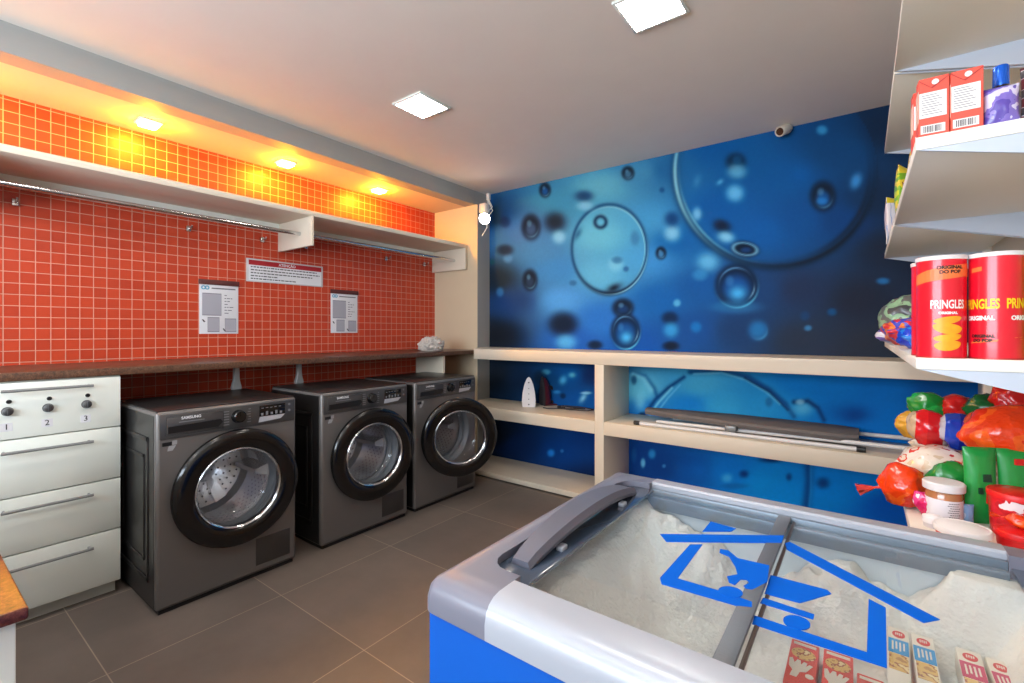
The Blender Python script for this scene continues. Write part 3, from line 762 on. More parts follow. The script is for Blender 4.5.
    for k in range(3):                                            # lifters
        a = .5 + k * 2 * PI / 3; c, s = math.cos(a), math.sin(a)
        n0 = len(bm.verts); vs = box(bm, -.115, .11, -.03, .03, .16, .226)
        for v in vs:
            if v.co.z < .2: v.co.y *= .35
        bmesh.ops.rotate(bm, verts=vs, cent=(0, 0, 0), matrix=Matrix.Rotation(a, 3, 'X')); bmesh.ops.translate(bm, verts=vs, vec=(0, DC, DZ))
    for k in range(3):                                            # ribs pressed into the drum end
        a = 1.5 + k * 2 * PI / 3; vs = prism(bm, [(-.012, .03), (.012, .03), (.03, .18), (-.03, .18)], 'x', -.13, -.088)
        bmesh.ops.rotate(bm, verts=vs, cent=(0, 0, 0), matrix=Matrix.Rotation(a, 3, 'X')); bmesh.ops.translate(bm, verts=vs, vec=(0, DC, DZ))
    dr = obj('drum', bm, M_drum, t)
    bm = BM()
    for j in range(9):
        for k in range(40):
            a = 2 * PI * (k + .5 * (j % 2)) / 40; xx = -.055 + j * .019
            c, s = math.cos(a), math.sin(a); p = Vector((xx, DC + .2272 * c, DZ + .2272 * s)); u = Vector((0, -s, c)) * .005; w = Vector((.005, 0, 0))
            bm.faces.new([bm.verts.new(p + u), bm.verts.new(p + w), bm.verts.new(p - u), bm.verts.new(p - w)])
    for k in range(5):
        for q in range(6 * (k + 1)):
            a = 2 * PI * q / (6 * (k + 1)); r = .034 * (k + 1); p = Vector((-.0925 - (0, .011, .012, .0255, .028)[k], DC + r * math.cos(a), DZ + r * math.sin(a)))
            bm.faces.new([bm.verts.new(p + Vector((0, .006 * math.cos(b), .006 * math.sin(b)))) for b in (0, PI / 2, PI, 3 * PI / 2)])
    obj('drum_holes', bm, M_drumd, dr)
    bm = BM(); lathe(bm, [(.217, D2 + .001), (.21, D2 + .004), (.196, D2 - .008), (.19, D2 - .03), (.2, D2 - .05), (.186, D2 - .07), (.2, D2 - .10), (.212, D2 - .08), (.217, D2 - .03)], 48, 'x', (0, DC, DZ), closed=True); obj('door_seal', bm, M_gask, t)
    # door: black ring with glass bowl, hinged at its lower-y edge
    hy = DC - DR
    bm = BM()
    lathe(bm, [(.262, .004), (DR, .014), (DR, .026), (.262, .036), (.250, .042), (.225, .045), (.200, .042), (.186, .036), (.180, .028), (.178, .006), (.21, .003)], 72, 'x', (0, DR, 0), closed=True)
    d = obj('door', bm, M_gloss, t, smooth=60)
    d.location = (D2 + .002, hy, DZ); d.rotation_euler = (0, 0, -math.radians(door_deg))
    bm = BM(); lathe(bm, [(.184, .034), (.1805, .037), (.176, .034), (.171, .024), (.172, .006), (.178, .006)], 64, 'x', (0, DR, 0), closed=True); obj('bezel', bm, M_chrome, d)
    bm = BM(); lathe(bm, [(.172, .020), (.164, -.01), (.150, -.040), (.12, -.060), (.06, -.072), (.001, -.075)], 48, 'x', (0, DR, 0)); obj('glass_bowl', bm, M_bowl, d)
    bm = BM()
    pts = [(.030 + .012 * math.sin(PI * k / 8), DR + (DR - .012) * math.cos(a), (DR - .012) * math.sin(a)) for k, a in enumerate([-.35 + .7 * i / 8 for i in range(9)])]
    tube(bm, pts, .008, 8); obj('door_grip', bm, M_black, d)
    return t
washer(.982, 3, 'dark grey front loading washing machine standing beside the white drawer cabinet')
washer(1.727, 6, 'dark grey front loading washing machine between the two other washing machines')
washer(2.392, 30, 'dark grey front loading washing machine with door ajar, by the cream pillar')

# ------------------------------------------------------------------ crumpled bundle on the counter
def lump(seed, sx, sy, sz, f=9.0, amp=.18, n=4, zmin=None, pinch=0.0):
    bm = BM(); bmesh.ops.create_icosphere(bm, subdivisions=n, radius=1)
    for v in bm.verts:
        p = v.co.copy()
        d = noise.fractal(p * f * .25 + Vector((seed, seed * 1.7, 0)), 1.0, 2.0, 4) * amp + noise.noise(p * f * .6 + Vector((0, seed, 0))) * amp * .35
        q = p * (1 + d)
        if pinch: 
            k = max(0, abs(p.x) - .55) / .45
            q.y *= 1 - pinch * k; q.z *= 1 - pinch * k
        v.co = Vector((q.x * sx, q.y * sy, q.z * sz))
        if zmin is not None and v.co.z < zmin: v.co.z = zmin
    return bm
bm = lump(3.1, .10, .105, .075, f=13, amp=.2, n=5, zmin=-.045)
o = obj('cloth_bundle', bm, pbr('white woven cloth', (206, 198, 190), .9, bump=.6, bscale=45, var=.25, scale=30)); o.location = (-2.90, 2.75, CT + .046)
tag(o, 'crumpled white cloth bundle lying on the granite worktop near the pillar', 'cloth')

# ------------------------------------------------------------------ cream shelf unit under the mural
O = (-1.1, 3.15, 0); FY = 2.93; XE = .40
t = thing('shelf_unit', 'low cream open shelf unit built along the blue bubble mural wall', 'shelf', O)
def slab(z0, z1, name, x0=-2.585, xb=-2.765, fy=FY, xe=XE):
    bm = BM(); prism(bm, [(x0, fy), (xe, fy), (xe, YB - .002), (xb, YB - .002), (xb, PILLAR_Y + .01)], 'z', z0, z1)
    bmesh.ops.bevel(bm, geom=bm.edges[:], offset=.002, segments=1, affect='EDGES'); return obj(name, bm, M_cream, t, O)
slab(.962, 1.046, 'top_board'); slab(.486, .575, 'middle_board', xe=-1.48); slab(.012, .05, 'bottom_board', xe=-1.48)
bm = BM(); box(bm, -1.412, XE, FY, YB - .002, .486, .575, .002); obj('middle_board', bm, M_cream, t, O)
bm = BM(); box(bm, -1.412, XE, FY, YB - .002, .012, .05, .002); obj('bottom_board', bm, M_cream, t, O)
bm = BM(); box(bm, -1.480, -1.412, FY - .001, YB - .002, .0, .962, .002); obj('upright', bm, M_cream, t, O)
bm = BM(); box(bm, -2.5, XE, FY + .06, FY + .08, 0, .012); obj('foot_rail', bm, M_black, t, O)

# small hook thing at the shelf end
p = on_z(501, 347, 1.046)
bm = BM(); tube(bm, [(p.x - .05, p.y, 1.05), (p.x - .03, p.y, 1.062), (p.x + .02, p.y + .01, 1.066), (p.x + .05, p.y, 1.058), (p.x + .052, p.y, 1.05)], .0045, 8)
o = solo('coat_hook', bm, M_white, (p.x, p.y, 1.046)); tag(o, 'small white bent hook lying on the shelf top beside the pillar', 'hook')

# ------------------------------------------------------------------ two irons stood on their heels, and the lead
def iron(name, loc, rz, label, m_sole, m_body, m_accent, tall):
    t = thing(name, label, 'iron', loc, rz, 'clothes irons on the shelf')
    # local: soleplate faces -y, tip up
    out = [(-.052, 0), (-.056, .05), (-.050, .11), (-.036, .17), (-.016, .215), (0, .228), (.016, .215), (.036, .17), (.050, .11), (.056, .05), (.052, 0)]
    out = [(a, b * tall) for a, b in out]
    bm = BM(); prism(bm, out, 'y', -.012, 0); bmesh.ops.bevel(bm, geom=bm.edges[:], offset=.003, segments=2, affect='EDGES'); s = obj('soleplate', bm, m_sole, t)
    bm = BM()
    for zz in (.06, .10, .14): lathe(bm, [(0, -.0135), (.004, -.0135), (.004, -.0115)], 10, 'y', (0, 0, zz * tall))
    for zz in (.02, .185): lathe(bm, [(0, -.0135), (.006, -.0135), (.006, -.0115)], 10, 'y', (0, 0, zz * tall))
    obj('steam_hole', bm, M_dk, s)
    bm = BM(); n = len(out); rows = []
    for yy, k in ((0, .93), (.02, .9), (.045, .7), (.06, .45)):
        rows.append([bm.verts.new((a * k, yy, b * (.35 + .65 * k) if b > .05 else b)) for a, b in out])
    for ra, rb in zip(rows, rows[1:]):
        for i in range(n): bm.faces.new((ra[i], ra[(i + 1) % n], rb[(i + 1) % n], rb[i]))
    bm.faces.new(rows[-1]); bmesh.ops.recalc_face_normals(bm, faces=bm.faces); obj('housing', bm, m_body, t)
    bm = BM(); tube(bm, [(0, .05, .03), (0, .10, .02), (0, .125, .05), (0, .115, .11), (0, .07, .15), (0, .04, .16)], [.018, .018, .017, .016, .014, .012], 12); obj('grip', bm, m_accent, t)
    bm = BM(); box(bm, -.05, .05, .0, .11, 0, .012, .004); obj('heel', bm, m_body, t)
    return t
a = on_z(529, 406.5, .575); b = on_z(541.5, 405, .575)
iron('clothes_iron', (a.x + .012, a.y - .02, .575), math.radians(33), 'clothes iron with a pale soleplate standing on its heel on the shelf', pbr('pale soleplate', (226, 222, 224), .35, .1), pbr('iron grey', (70, 72, 80), .4), M_black, 1.08)
iron('clothes_iron', (b.x + .015, b.y, .575), math.radians(-32), 'dark red and black clothes iron beside the pale one on the shelf', pbr('dark soleplate', (70, 66, 70), .3, .4), pbr('iron maroon', (92, 26, 34), .35), pbr('iron dark', (30, 28, 32), .4), 1.06)
bm = BM(); pts = []
for k in range(70):
    a_ = k / 70 * 2 * PI * 1.7; r = 1 + .06 * math.sin(k * .9)
    pts.append((-1.80 + .15 * r * math.cos(a_), 3.235 + .06 * r * math.sin(a_), .581 + .00022 * k))
pts = [(-2.05, 3.16, .581), (-2.0, 3.15, .581), (-1.94, 3.19, .581)] + pts[8:]
tube(bm, pts, .004, 8)
o = solo('power_lead', bm, pbr('black lead', (40, 38, 40), .5), (-1.8, 3.2, .575)); tag(o, 'dark power lead coiled on the shelf beside the clothes irons', 'cable')

# ------------------------------------------------------------------ folded ironing board lying on the shelf
O = (-.7, 3.1, .575)
t = thing('ironing_board', 'folded ironing board with grey cover and white legs lying on the cream shelf', 'ironing board', O)
bm = BM(); L0, L1 = -1.20, -.02
top = []
N = 28
def bw(s):       # half width along the board
    return .145 * min(1, .30 + 1.5 * s) if s < .5 else .145 * (1 - .25 * max(0, s - .93) / .07)
ring_ = []
ups, dns = [], []
for i in range(N + 1):
    s = i / N; x = L0 + (L1 - L0) * s; w = bw(s)
    cy = 3.17
    ups.append((x, cy - w, cy + w))
rows = []
for x, ya, yb_ in ups:
    zz = .650 - .010 * (x - L0)
    rows.append([bm.verts.new(p) for p in ((x, ya, zz - .006), (x, ya + .004, zz + .008), (x, ya + .03, zz + .014), (x, yb_ - .03, zz + .014), (x, yb_ - .004, zz + .008), (x, yb_, zz - .006), (x, yb_ - .01, zz - .028), (x, ya + .01, zz - .028))])
for ra, rb in zip(rows, rows[1:]):
    for i in range(8): bm.faces.new((ra[i], ra[(i + 1) % 8], rb[(i + 1) % 8], rb[i]))
bm.faces.new(rows[0]); bm.faces.new(rows[-1][::-1]); bmesh.ops.recalc_face_normals(bm, faces=bm.faces)
obj('board', bm, pbr('grey cover cloth', (112, 106, 104), .85, bump=.15, bscale=40), t, O)
M_leg = pbr('white leg tube', (222, 222, 224), .35)
def leg(pts, caps):
    bm = BM(); tube(bm, pts, .011, 10); l = obj('leg', bm, M_leg, t, O)
    for p, q in caps:
        bm = BM(); d = (Vector(q) - Vector(p)).normalized() * .03; tube(bm, [Vector(p) - d * .3, Vector(p) + d], .0145, 10); obj('rubber_foot', bm, M_black, l, O)
leg([(-1.185, 2.975, .588), (-.02, 2.985, .589)], [((-1.185, 2.975, .588), (-1.3, 2.975, .588)), ((-.02, 2.985, .589), (.2, 2.985, .589))])
leg([(-1.10, 3.08, .592), (-.6, 3.06, .60), (.20, 3.04, .612)], [])
leg([(-1.05, 3.26, .592), (-.5, 3.28, .61), (.22, 3.27, .622)], [])
bm = BM(); tube(bm, [(.20, 3.04, .612), (.21, 3.15, .618), (.22, 3.27, .622)], .011, 10); obj('crossbar', bm, M_leg, t, O)
bm = BM(); box(bm, -.66, -.60, 2.99, 3.34, .60, .632, .003); obj('hinge_plate', bm, M_metal, t, O)
# ------------------------------------------------------------------ chest freezer with sliding glass lids
FX0, FX1, FY0, FY1 = -.50, .293, .457, 1.10
JL, JR = -.385, .178
ZR, ZL = .85, .80
O = (-.1035, .7785, 0)
t = thing('chest_freezer', 'blue chest freezer with grey end cap and sliding glass lids bearing a blue house logo', 'freezer', O)
FRZ = t
M_blue = pbr('freezer blue', (0, 80, 174), .5, var=.02, spec=.2)
M_cap = pbr('grey freezer plastic', (112, 113, 127), .34, var=.03)
M_rail = pbr('silver white rail', (166, 171, 182), .3, .1, var=.03)
M_liner = pbr('freezer liner', (206, 214, 218), .4)
M_track = pbr('blue grey track', (112, 126, 140), .35, .3)
M_lid = pbr('lid frame grey', (104, 110, 118), .4, .2, bump=.1, bscale=400)
bm = BM(); box(bm, FX0 + .004, FX1 - .004, FY0 + .006, FY1 - .006, .05, ZL + .002, .008)
bmesh.ops.delete(bm, geom=[f for f in bm.faces if f.normal.z > .9 and f.calc_area() > .1], context='FACES')
obj('cabinet', bm, M_blue, t, O)
for x in (FX0 + .08, FX1 - .08):
    for y in (FY0 + .08, FY1 - .08): bm = BM(); lathe(bm, [(0, 0), (.022, 0), (.022, .05), (0, .05)], 14, 'z', (x, y, 0)); obj('foot', bm, M_black, t, O)
LX0, LX1, LY0, LY1 = -.445, .235, .53, 1.032
bm = BM(); vs = box(bm, LX0, LX1, LY0, LY1, .40, ZL + .02)
bmesh.ops.delete(bm, geom=[f for f in bm.faces if f.normal.z > .9], context='FACES'); bmesh.ops.reverse_faces(bm, faces=bm.faces[:])
obj('liner', bm, M_liner, t, O)
# rails
prof = [(0, 0), (0, .020), (.003, .033), (.009, .042), (.018, .0475), (.030, .05), (.064, .05), (.068, .046), (.068, .0)]
bm = BM(); prism(bm, [(FY0 + a, ZL + b) for a, b in prof], 'x', JL, JR); obj('front_rail', bm, M_rail, t, O)
bm = BM(); prism(bm, [(FY1 - a * .82, ZL + b) for a, b in prof], 'x', JL, JR); obj('rear_rail', bm, M_rail, t, O)
for ya, yb_, z0, z1 in ((FY1 - .066, FY1 - .056, .80, .838), (FY1 - .080, FY1 - .066, .80, .826), (FY0 + .068, FY0 + .078, .80, .832)):
    bm = BM(); box(bm, JL, JR, ya, yb_, z0, z1, .0015); obj('slide_track', bm, M_track, t, O)
# end caps: sweep round three sides
def cap(name, xo, xi, sgn):
    R = .018; pr = [(0, 0), (0, .018), (.004, .033), (.012, .043), (.024, .049), (.04, .05), (1, .05), (1, .0)]
    wf, wl, wb = .078, .055, .070
    rows = []
    def station(px, py, nx, ny, w):      # outer point, inward direction, width
        rows.append([(px + nx * (a if a < 1 else w), py + ny * (a if a < 1 else w), ZL + z) for a, z in pr])
    station(xi, FY0, 0, 1, wf)
    def corner(cx, cy, sx, sy, wx, wy, flip):
        ks = [0, .25, .5, .75, 1]
        for k in ks:
            an = k * PI / 2
            dx, dy = (math.sin(an), math.cos(an)) if not flip else (math.cos(an), math.sin(an))
            row = []
            for a, z in pr:
                aa = a if a < 1 else None
                if aa is None: x, y = cx + sx * (wx + .035 * (1 - dx)), cy + sy * (wy + .035 * (1 - dy))
                elif aa <= R: x, y = cx + sx * (R - (R - aa) * dx), cy + sy * (R - (R - aa) * dy)
                else: x, y = cx + sx * aa, cy + sy * aa
                row.append((x, y, ZL + z))
            rows.append(row)
    corner(xo, FY0, sgn, 1, wl, wf, False)
    corner(xo, FY1, sgn, -1, wl, wb, True)
    station(xi, FY1, 0, -1, wb)
    bm = BM(); V = [[bm.verts.new(p) for p in r] for r in rows]
    for ra, rb in zip(V, V[1:]):
        for i in range(len(pr)): bm.faces.new((ra[i], ra[(i + 1) % len(pr)], rb[(i + 1) % len(pr)], rb[i]))
    bm.faces.new(V[0]); bm.faces.new(V[-1][::-1])
    bmesh.ops.remove_doubles(bm, verts=bm.verts, dist=1e-5); bmesh.ops.recalc_face_normals(bm, faces=bm.faces)
    o = obj(name, bm, M_cap, t, O, smooth=40)
    return o
cap('end_cap', FX0, JL, 1); cap('end_cap', FX1, JR, -1)
# sliding lids
M_frz = glass('freezer glass', tint=(.97, .99, 1, 1), rough=.02, ior=1.35, haze=.03)
M_logo = pbr('logo blue', (0, 92, 204), .6, var=.01, spec=.1)
ZA, ZB = .838, .831
def lid(x0, x1, z, name):
    bm = BM(); box(bm, x0, x1, FY0 + .070, FY1 - .062, z - .004, z, 0); g = obj(name, bm, M_frz, t, O)
    return g
la = lid(-.43, -.110, ZA, 'sliding_lid'); lb = lid(-.128, .225, ZB, 'sliding_lid')
def tray(x0, x1, y0, y1, z0, z1, nm, par, mat, bev=.002):
    bm = BM(); box(bm, x0, x1, y0, y1, z0, z1, bev); return obj(nm, bm, mat, par, O)
tray(-.132, -.110, FY0 + .070, FY1 - .064, ZA - .005, ZA + .001, 'lid_edge', la, M_lid)
tray(-.108, -.103, FY0 + .070, FY1 - .064, ZB - .005, ZB + .001, 'lid_edge', lb, pbr('dark lid edge', (70, 56, 50), .4))
tray(-.446, -.376, FY0 + .072, FY1 - .066, ZA - .007, ZA + .0005, 'lid_edge', la, pbr('tinted lid border', (62, 74, 92), .12, coat=.5))
tray(.180, .240, FY0 + .072, FY1 - .066, ZB - .007, ZB + .0005, 'lid_edge', lb, pbr('tinted lid border', (62, 74, 92), .12, coat=.5))
# arched handle on the outer edge of one lid
def handle(xc, par, z0):
    bm = BM(); rows = []; n = 22; ya, yb_ = .575, .985
    for i in range(n + 1):
        s = i / n; y = ya + (yb_ - ya) * s; h = .030 * (1 - (2 * s - 1) ** 2) ** .8; w = .018 + .009 * (1 - (2 * s - 1) ** 2)
        th = .010
        rows.append([bm.verts.new(p) for p in ((xc - w, y, z0 + h), (xc - w * .75, y, z0 + h + th), (xc + w * .75, y, z0 + h + th), (xc + w, y, z0 + h), (xc + w * .9, y, z0 + max(h - .008, 0)), (xc - w * .9, y, z0 + max(h - .008, 0)))])
    for ra, rb in zip(rows, rows[1:]):
        for i in range(6): bm.faces.new((ra[i], ra[(i + 1) % 6], rb[(i + 1) % 6], rb[i]))
    bm.faces.new(rows[0]); bm.faces.new(rows[-1][::-1]); bmesh.ops.recalc_face_normals(bm, faces=bm.faces)
    obj('handle', bm, pbr('dark grey handle', (92, 93, 106), .38), par, O, smooth=30)
handle(-.414, la, ZA); handle(.21, lb, ZB)
for y in (.66, .90): bm = BM(); box(bm, -.398, -.386, y - .009, y + .009, ZA, ZA + .008, .002); obj('handle_foot', bm, M_rail, la, O)
# house logo stuck on the glass
def decal(par, polys, ells, z):
    bm = BM()
    for pl in polys:
        q = [on_z(u, v, z) for u, v in pl]; prism(bm, [(p.x, p.y) for p in q], 'z', z + .0002, z + .0012)
    for (u, v, ru, rv, an) in ells:
        q = []
        for k in range(28):
            a = 2 * PI * k / 28; du, dv = ru * math.cos(a), rv * math.sin(a)
            q.append(on_z(u + du * math.cos(an) - dv * math.sin(an), v + du * math.sin(an) + dv * math.cos(an), z))
        prism(bm, [(p.x, p.y) for p in q], 'z', z + .0002, z + .0016)
    bmesh.ops.triangulate(bm, faces=[f for f in bm.faces if len(f.verts) > 4])
    obj('house_logo', bm, M_logo, par, O, smooth=0)
decal(la, [[(710.6, 522), (736, 529), (731, 532), (702.5, 532)], [(660, 534.5), (784, 536), (781.5, 543.5), (666.5, 542.3)],
           [(690, 545), (702.5, 545), (677.5, 579), (723, 592.5), (752, 602.5), (752, 608), (737, 606.5), (661.5, 584.5), (660, 578.5)],
           [(720, 549.5), (728.3, 551), (737.8, 558.8), (769.3, 566), (767.4, 582.5), (752, 590.5), (746, 589.5), (743.5, 586.5), (749, 583.6), (747, 580.5), (741, 579.8), (735, 585.5), (729, 583), (727, 577), (737.5, 575), (735.5, 567.5), (729, 557), (719.5, 553)]],
      [(730.5, 593, 12.5, 5.5, .15)], ZA)
decal(lb, [[(784.8, 543.9), (789.8, 542.4), (939.9, 620.3), (923.6, 623.4), (787, 550)],
           [(868.6, 599.5), (885.8, 608.4), (887, 668.7), (752, 624.5), (754.5, 616.3), (866.8, 653.2)],
           [(770.5, 575.7), (827, 590.5), (831.4, 594.4), (800, 603.6), (764.6, 594.2)],
           [(763, 598.3), (814.5, 615.2), (813.3, 620), (760, 603.6)]],
      [(796.8, 623.4, 14, 6.6, .25)], ZB)
# frost grown over the inside
M_frost = pbr('frost', (244, 244, 236), .75, c2=(206, 196, 186), scale=6, bump=.55, bscale=120)
nx, ny = 150, 110
bm = BM(); G = []
xs = np.linspace(LX0 + .003, LX1 - .003, nx); ys = np.linspace(LY0 + .003, LY1 - .003, ny)
for j, y in enumerate(ys):
    row = []
    for i, x in enumerate(xs):
        dl, dr_, df, db = x - LX0, LX1 - x, y - LY0, LY1 - y
        n1 = noise.fractal(Vector((x * 9, y * 9, .3)), 1, 2, 4); n2 = noise.fractal(Vector((x * 40, y * 40, 1.7)), 1, 2, 3)
        top_l = .15 * math.exp(-(max(dl - .05, 0) / .075) ** 1.5)
        hb = .085 + .055 * math.exp(-((x + .30) / .09) ** 2) + .03 * n1 + .045 * math.exp(-((x - .02) / .05) ** 2)
        sr = min(1, max(0, (x + .13) / .05)); hb = hb * (1 - sr) + sr * (.085 + .05 * min(1, max(0, (x - .06) / .05)) + .03 * n1 + .04 * math.exp(-((x + .03) / .03) ** 2))
        top_b = hb * math.exp(-(max(db - .045 + .01 * sr, 0) / (.085 - .05 * sr)) ** 1.6)
        top_f = .05 * math.exp(-(df / .03) ** 2); top_r = .12 * math.exp(-(max(dr_ - .03, 0) / .05) ** 1.5)
        z = .632 + .052 * sr + max(top_l, top_b, top_f, top_r) + .35 * min(top_l, top_b) + .012 * n1 + .0045 * n2
        if x > -.02 and df < .25: z = z - .0
        row.append(bm.verts.new((x, y, min(z, .815))))
    G.append(row)
for j in range(ny - 1):
    for i in range(nx - 1): bm.faces.new((G[j][i], G[j][i + 1], G[j + 1][i + 1], G[j + 1][i]))
fo = obj('frost', bm, M_frost, t, O, smooth=180); fo['kind'] = 'stuff'
# frozen food boxes lying in the frost
def frozen_box(name, corners, z, mats, label, cat, group, deco):
    """corners: far-left, far-right in the photo on level z, and the length"""
    a, b, n_ = on_z(*corners[0], z), on_z(*corners[1], z), on_z(*corners[3], z)
    dn = (n_ - a).normalized(); rz = math.atan2(dn.x, -dn.y); w = abs((b - a).x * math.cos(rz) + (b - a).y * math.sin(rz))
    ln, h = corners[2], .032
    t = thing(name, label, cat, (a.x, a.y, z - h), rz, group)       # local: x across, y away (box lies towards -y), top at z=h
    bm = BM(); box(bm, 0, w, -ln, 0, 0, h, .0015); bx = obj('carton', bm, mats[0], t)
    deco(bx, w, ln, h, mats)
    return t
M_fred = pbr('frozen red card', (232, 62, 34), .4); M_fcream = pbr('frozen cream card', (236, 226, 208), .45); M_fblue = pbr('frozen blue card', (20, 150, 214), .4)
M_pink = pbr('frozen pink card', (206, 40, 92), .4); M_gold = ramp_mat('golden food print', [(0, (196, 140, 70)), (.4, (228, 184, 96)), (.55, (170, 96, 48)), (.62, (240, 214, 150))], 'noise', 70, .5, bump=0)
M_logo_red = pbr('red badge', (214, 40, 40), .4)
def flat(par, nm, pts, z, m, th=.0006):
    bm = BM(); prism(bm, pts, 'z', z, z + th); bmesh.ops.triangulate(bm, faces=[f for f in bm.faces if len(f.verts) > 4]); return obj(nm, bm, m, par, smooth=0)
def ell(cx, cy, rx, ry, n=24): return [(cx + rx * math.cos(2 * PI * k / n), cy + ry * math.sin(2 * PI * k / n)) for k in range(n)]
def deco_red(bx, w, ln, h, m):
    flat(bx, 'brand_bar', [(w * .1, -.012), (w * .9, -.012), (w * .9, -.006), (w * .1, -.006)], h, M_fcream)
    flat(bx, 'food_picture', ell(w * .5, -.033, w * .42, .014), h, M_gold)
    c = w * .45
    fork = [(c - .014, -.052), (c - .010, -.050), (c - .007, -.060), (c - .004, -.051), (c, -.051), (c + .001, -.061), (c + .004, -.052), (c + .008, -.053), (c + .007, -.062), (c + .011, -.055), (c + .015, -.056), (c + .008, -.074), (c + .001, -.078), (c - .002, -.092), (c - .010, -.092), (c - .008, -.078), (c - .013, -.070)]
    flat(bx, 'fork_picture', fork, h, M_fcream)
    flat(bx, 'seal', ell(w * .8, -.082, .005, .005), h, M_fcream)
for k, (c0, c1, c3) in enumerate((((792, 638), (819.8, 645.4), (784.5, 672)), ((824, 648), (853.3, 658.5), (820.6, 690)))):
    frozen_box('frozen_meal_box', (c0, c1, .11, c3), .716, [M_fred], ('red frozen food box with a fork picture, lying in the freezer nearest the lid divider', 'red frozen food box with a fork picture, second from the lid divider')[k], 'food box', 'red frozen food boxes', deco_red)
frozen_box('frozen_meal_box', ((857, 672), (884, 682), .10, (856, 700)), .716, [M_fred], 'red frozen food box mostly hidden by the rail, below the blue logo corner', 'food box', 'red frozen food boxes', deco_red)
def deco_strip(col, food):
    def f(bx, w, ln, h, m):
        flat(bx, 'badge', ell(w * .52, -.020, w * .30, .0095), h, M_logo_red)
        b2 = BM()
        for i in range(4): box(b2, w * (.36 + .09 * i), w * (.41 + .09 * i), -.0235 + .001 * (i % 2), -.0165, h + .0006, h + .001)
        obj('badge_lettering', b2, M_fcream, bx)
        flat(bx, 'colour_panel', [(0.001, -.075), (w - .001, -.075), (w - .001, -.036), (0.001, -.036)], h, col)
        bm = BM()
        for i in range(4): box(bm, w * (.2 + .17 * i), w * (.28 + .17 * i), -.068 + .004 * (i % 2), -.044, h + .0006, h + .001)
        obj('panel_lettering', bm, M_fcream, bx)
        flat(bx, 'food_picture', [(0.002, -.118), (w - .002, -.118), (w - .002, -.077), (0.002, -.077)], h, M_gold)
    return f
for (c0, c1, c3, col, lb_) in (((887.6, 625), (908.5, 629.6), (887, 683), M_fblue, 'long white and blue frozen food box, first beside the logo corner'), ((910.6, 632), (933.2, 640), (917, 683), M_fblue, 'long white and blue frozen food box, second, beside the gap in the frost'),
                          ((955, 646), (981, 655), (965, 690), M_pink, 'long white and pink frozen food box, first after the gap beside the blue ones'), ((984.5, 656), (1010, 665), (1000, 696), M_pink, 'long white and pink frozen food box, middle of the pink ones'), ((1012, 665), (1038, 675), (1032, 700), M_pink, 'long white and pink frozen food box, cut by the edge of the photo')):
    frozen_box('frozen_fillet_box', (c0, c1, .20, c3), .730, [M_fcream], lb_, 'food box', 'long frozen food boxes', deco_strip(col, 0))

# ------------------------------------------------------------------ white retail shelving along the wall beside the freezer
SX0, SX1 = .08, .43
O = (.3, 2.0, 0)
t = thing('retail_shelving', 'white metal retail shelving with bracketed shelves full of groceries beside the freezer', 'shelving', O)
M_shelf = pbr('white shelf metal', (236, 234, 224), .4, var=.03); M_brkt = pbr('pale bracket metal', (190, 200, 214), .4, var=.02)
M_back = pbr('shelving back panel', (214, 204, 188), .55)
bm = BM(); box(bm, SX1 + .005, SX1 + .02, 1.19, 2.85, .02, 2.36); obj('back_panel', bm, M_back, t, O)
BAYS = ((1.18, 1.975), (1.985, 2.85))
for y in (1.20, 1.98, 2.83):
    bm = BM(); box(bm, SX1 - .02, SX1 + .01, y - .018, y + .018, 0, 2.38, .002); obj('upright', bm, M_shelf, t, O)
SH = ((2.058, 2.035), (1.562, 1.537), (1.142, 1.120), (.772, .750), (.36, .335))
for zt, zb in SH:
    for (ya, yb_) in (BAYS if zt > 1 else BAYS[:1]):
        bm = BM(); box(bm, SX0, SX1 - .012, ya, yb_, zb, zt, .0025); s = obj('shelf', bm, M_shelf, t, O)
        for yy in (ya + .002, yb_ - .008):
            bm = BM(); prism(bm, [(SX0 + .004, zb), (SX1 - .012, zb), (SX1 - .012, zb - .085)], 'y', yy, yy + .005); obj('bracket', bm, M_brkt, s, O)

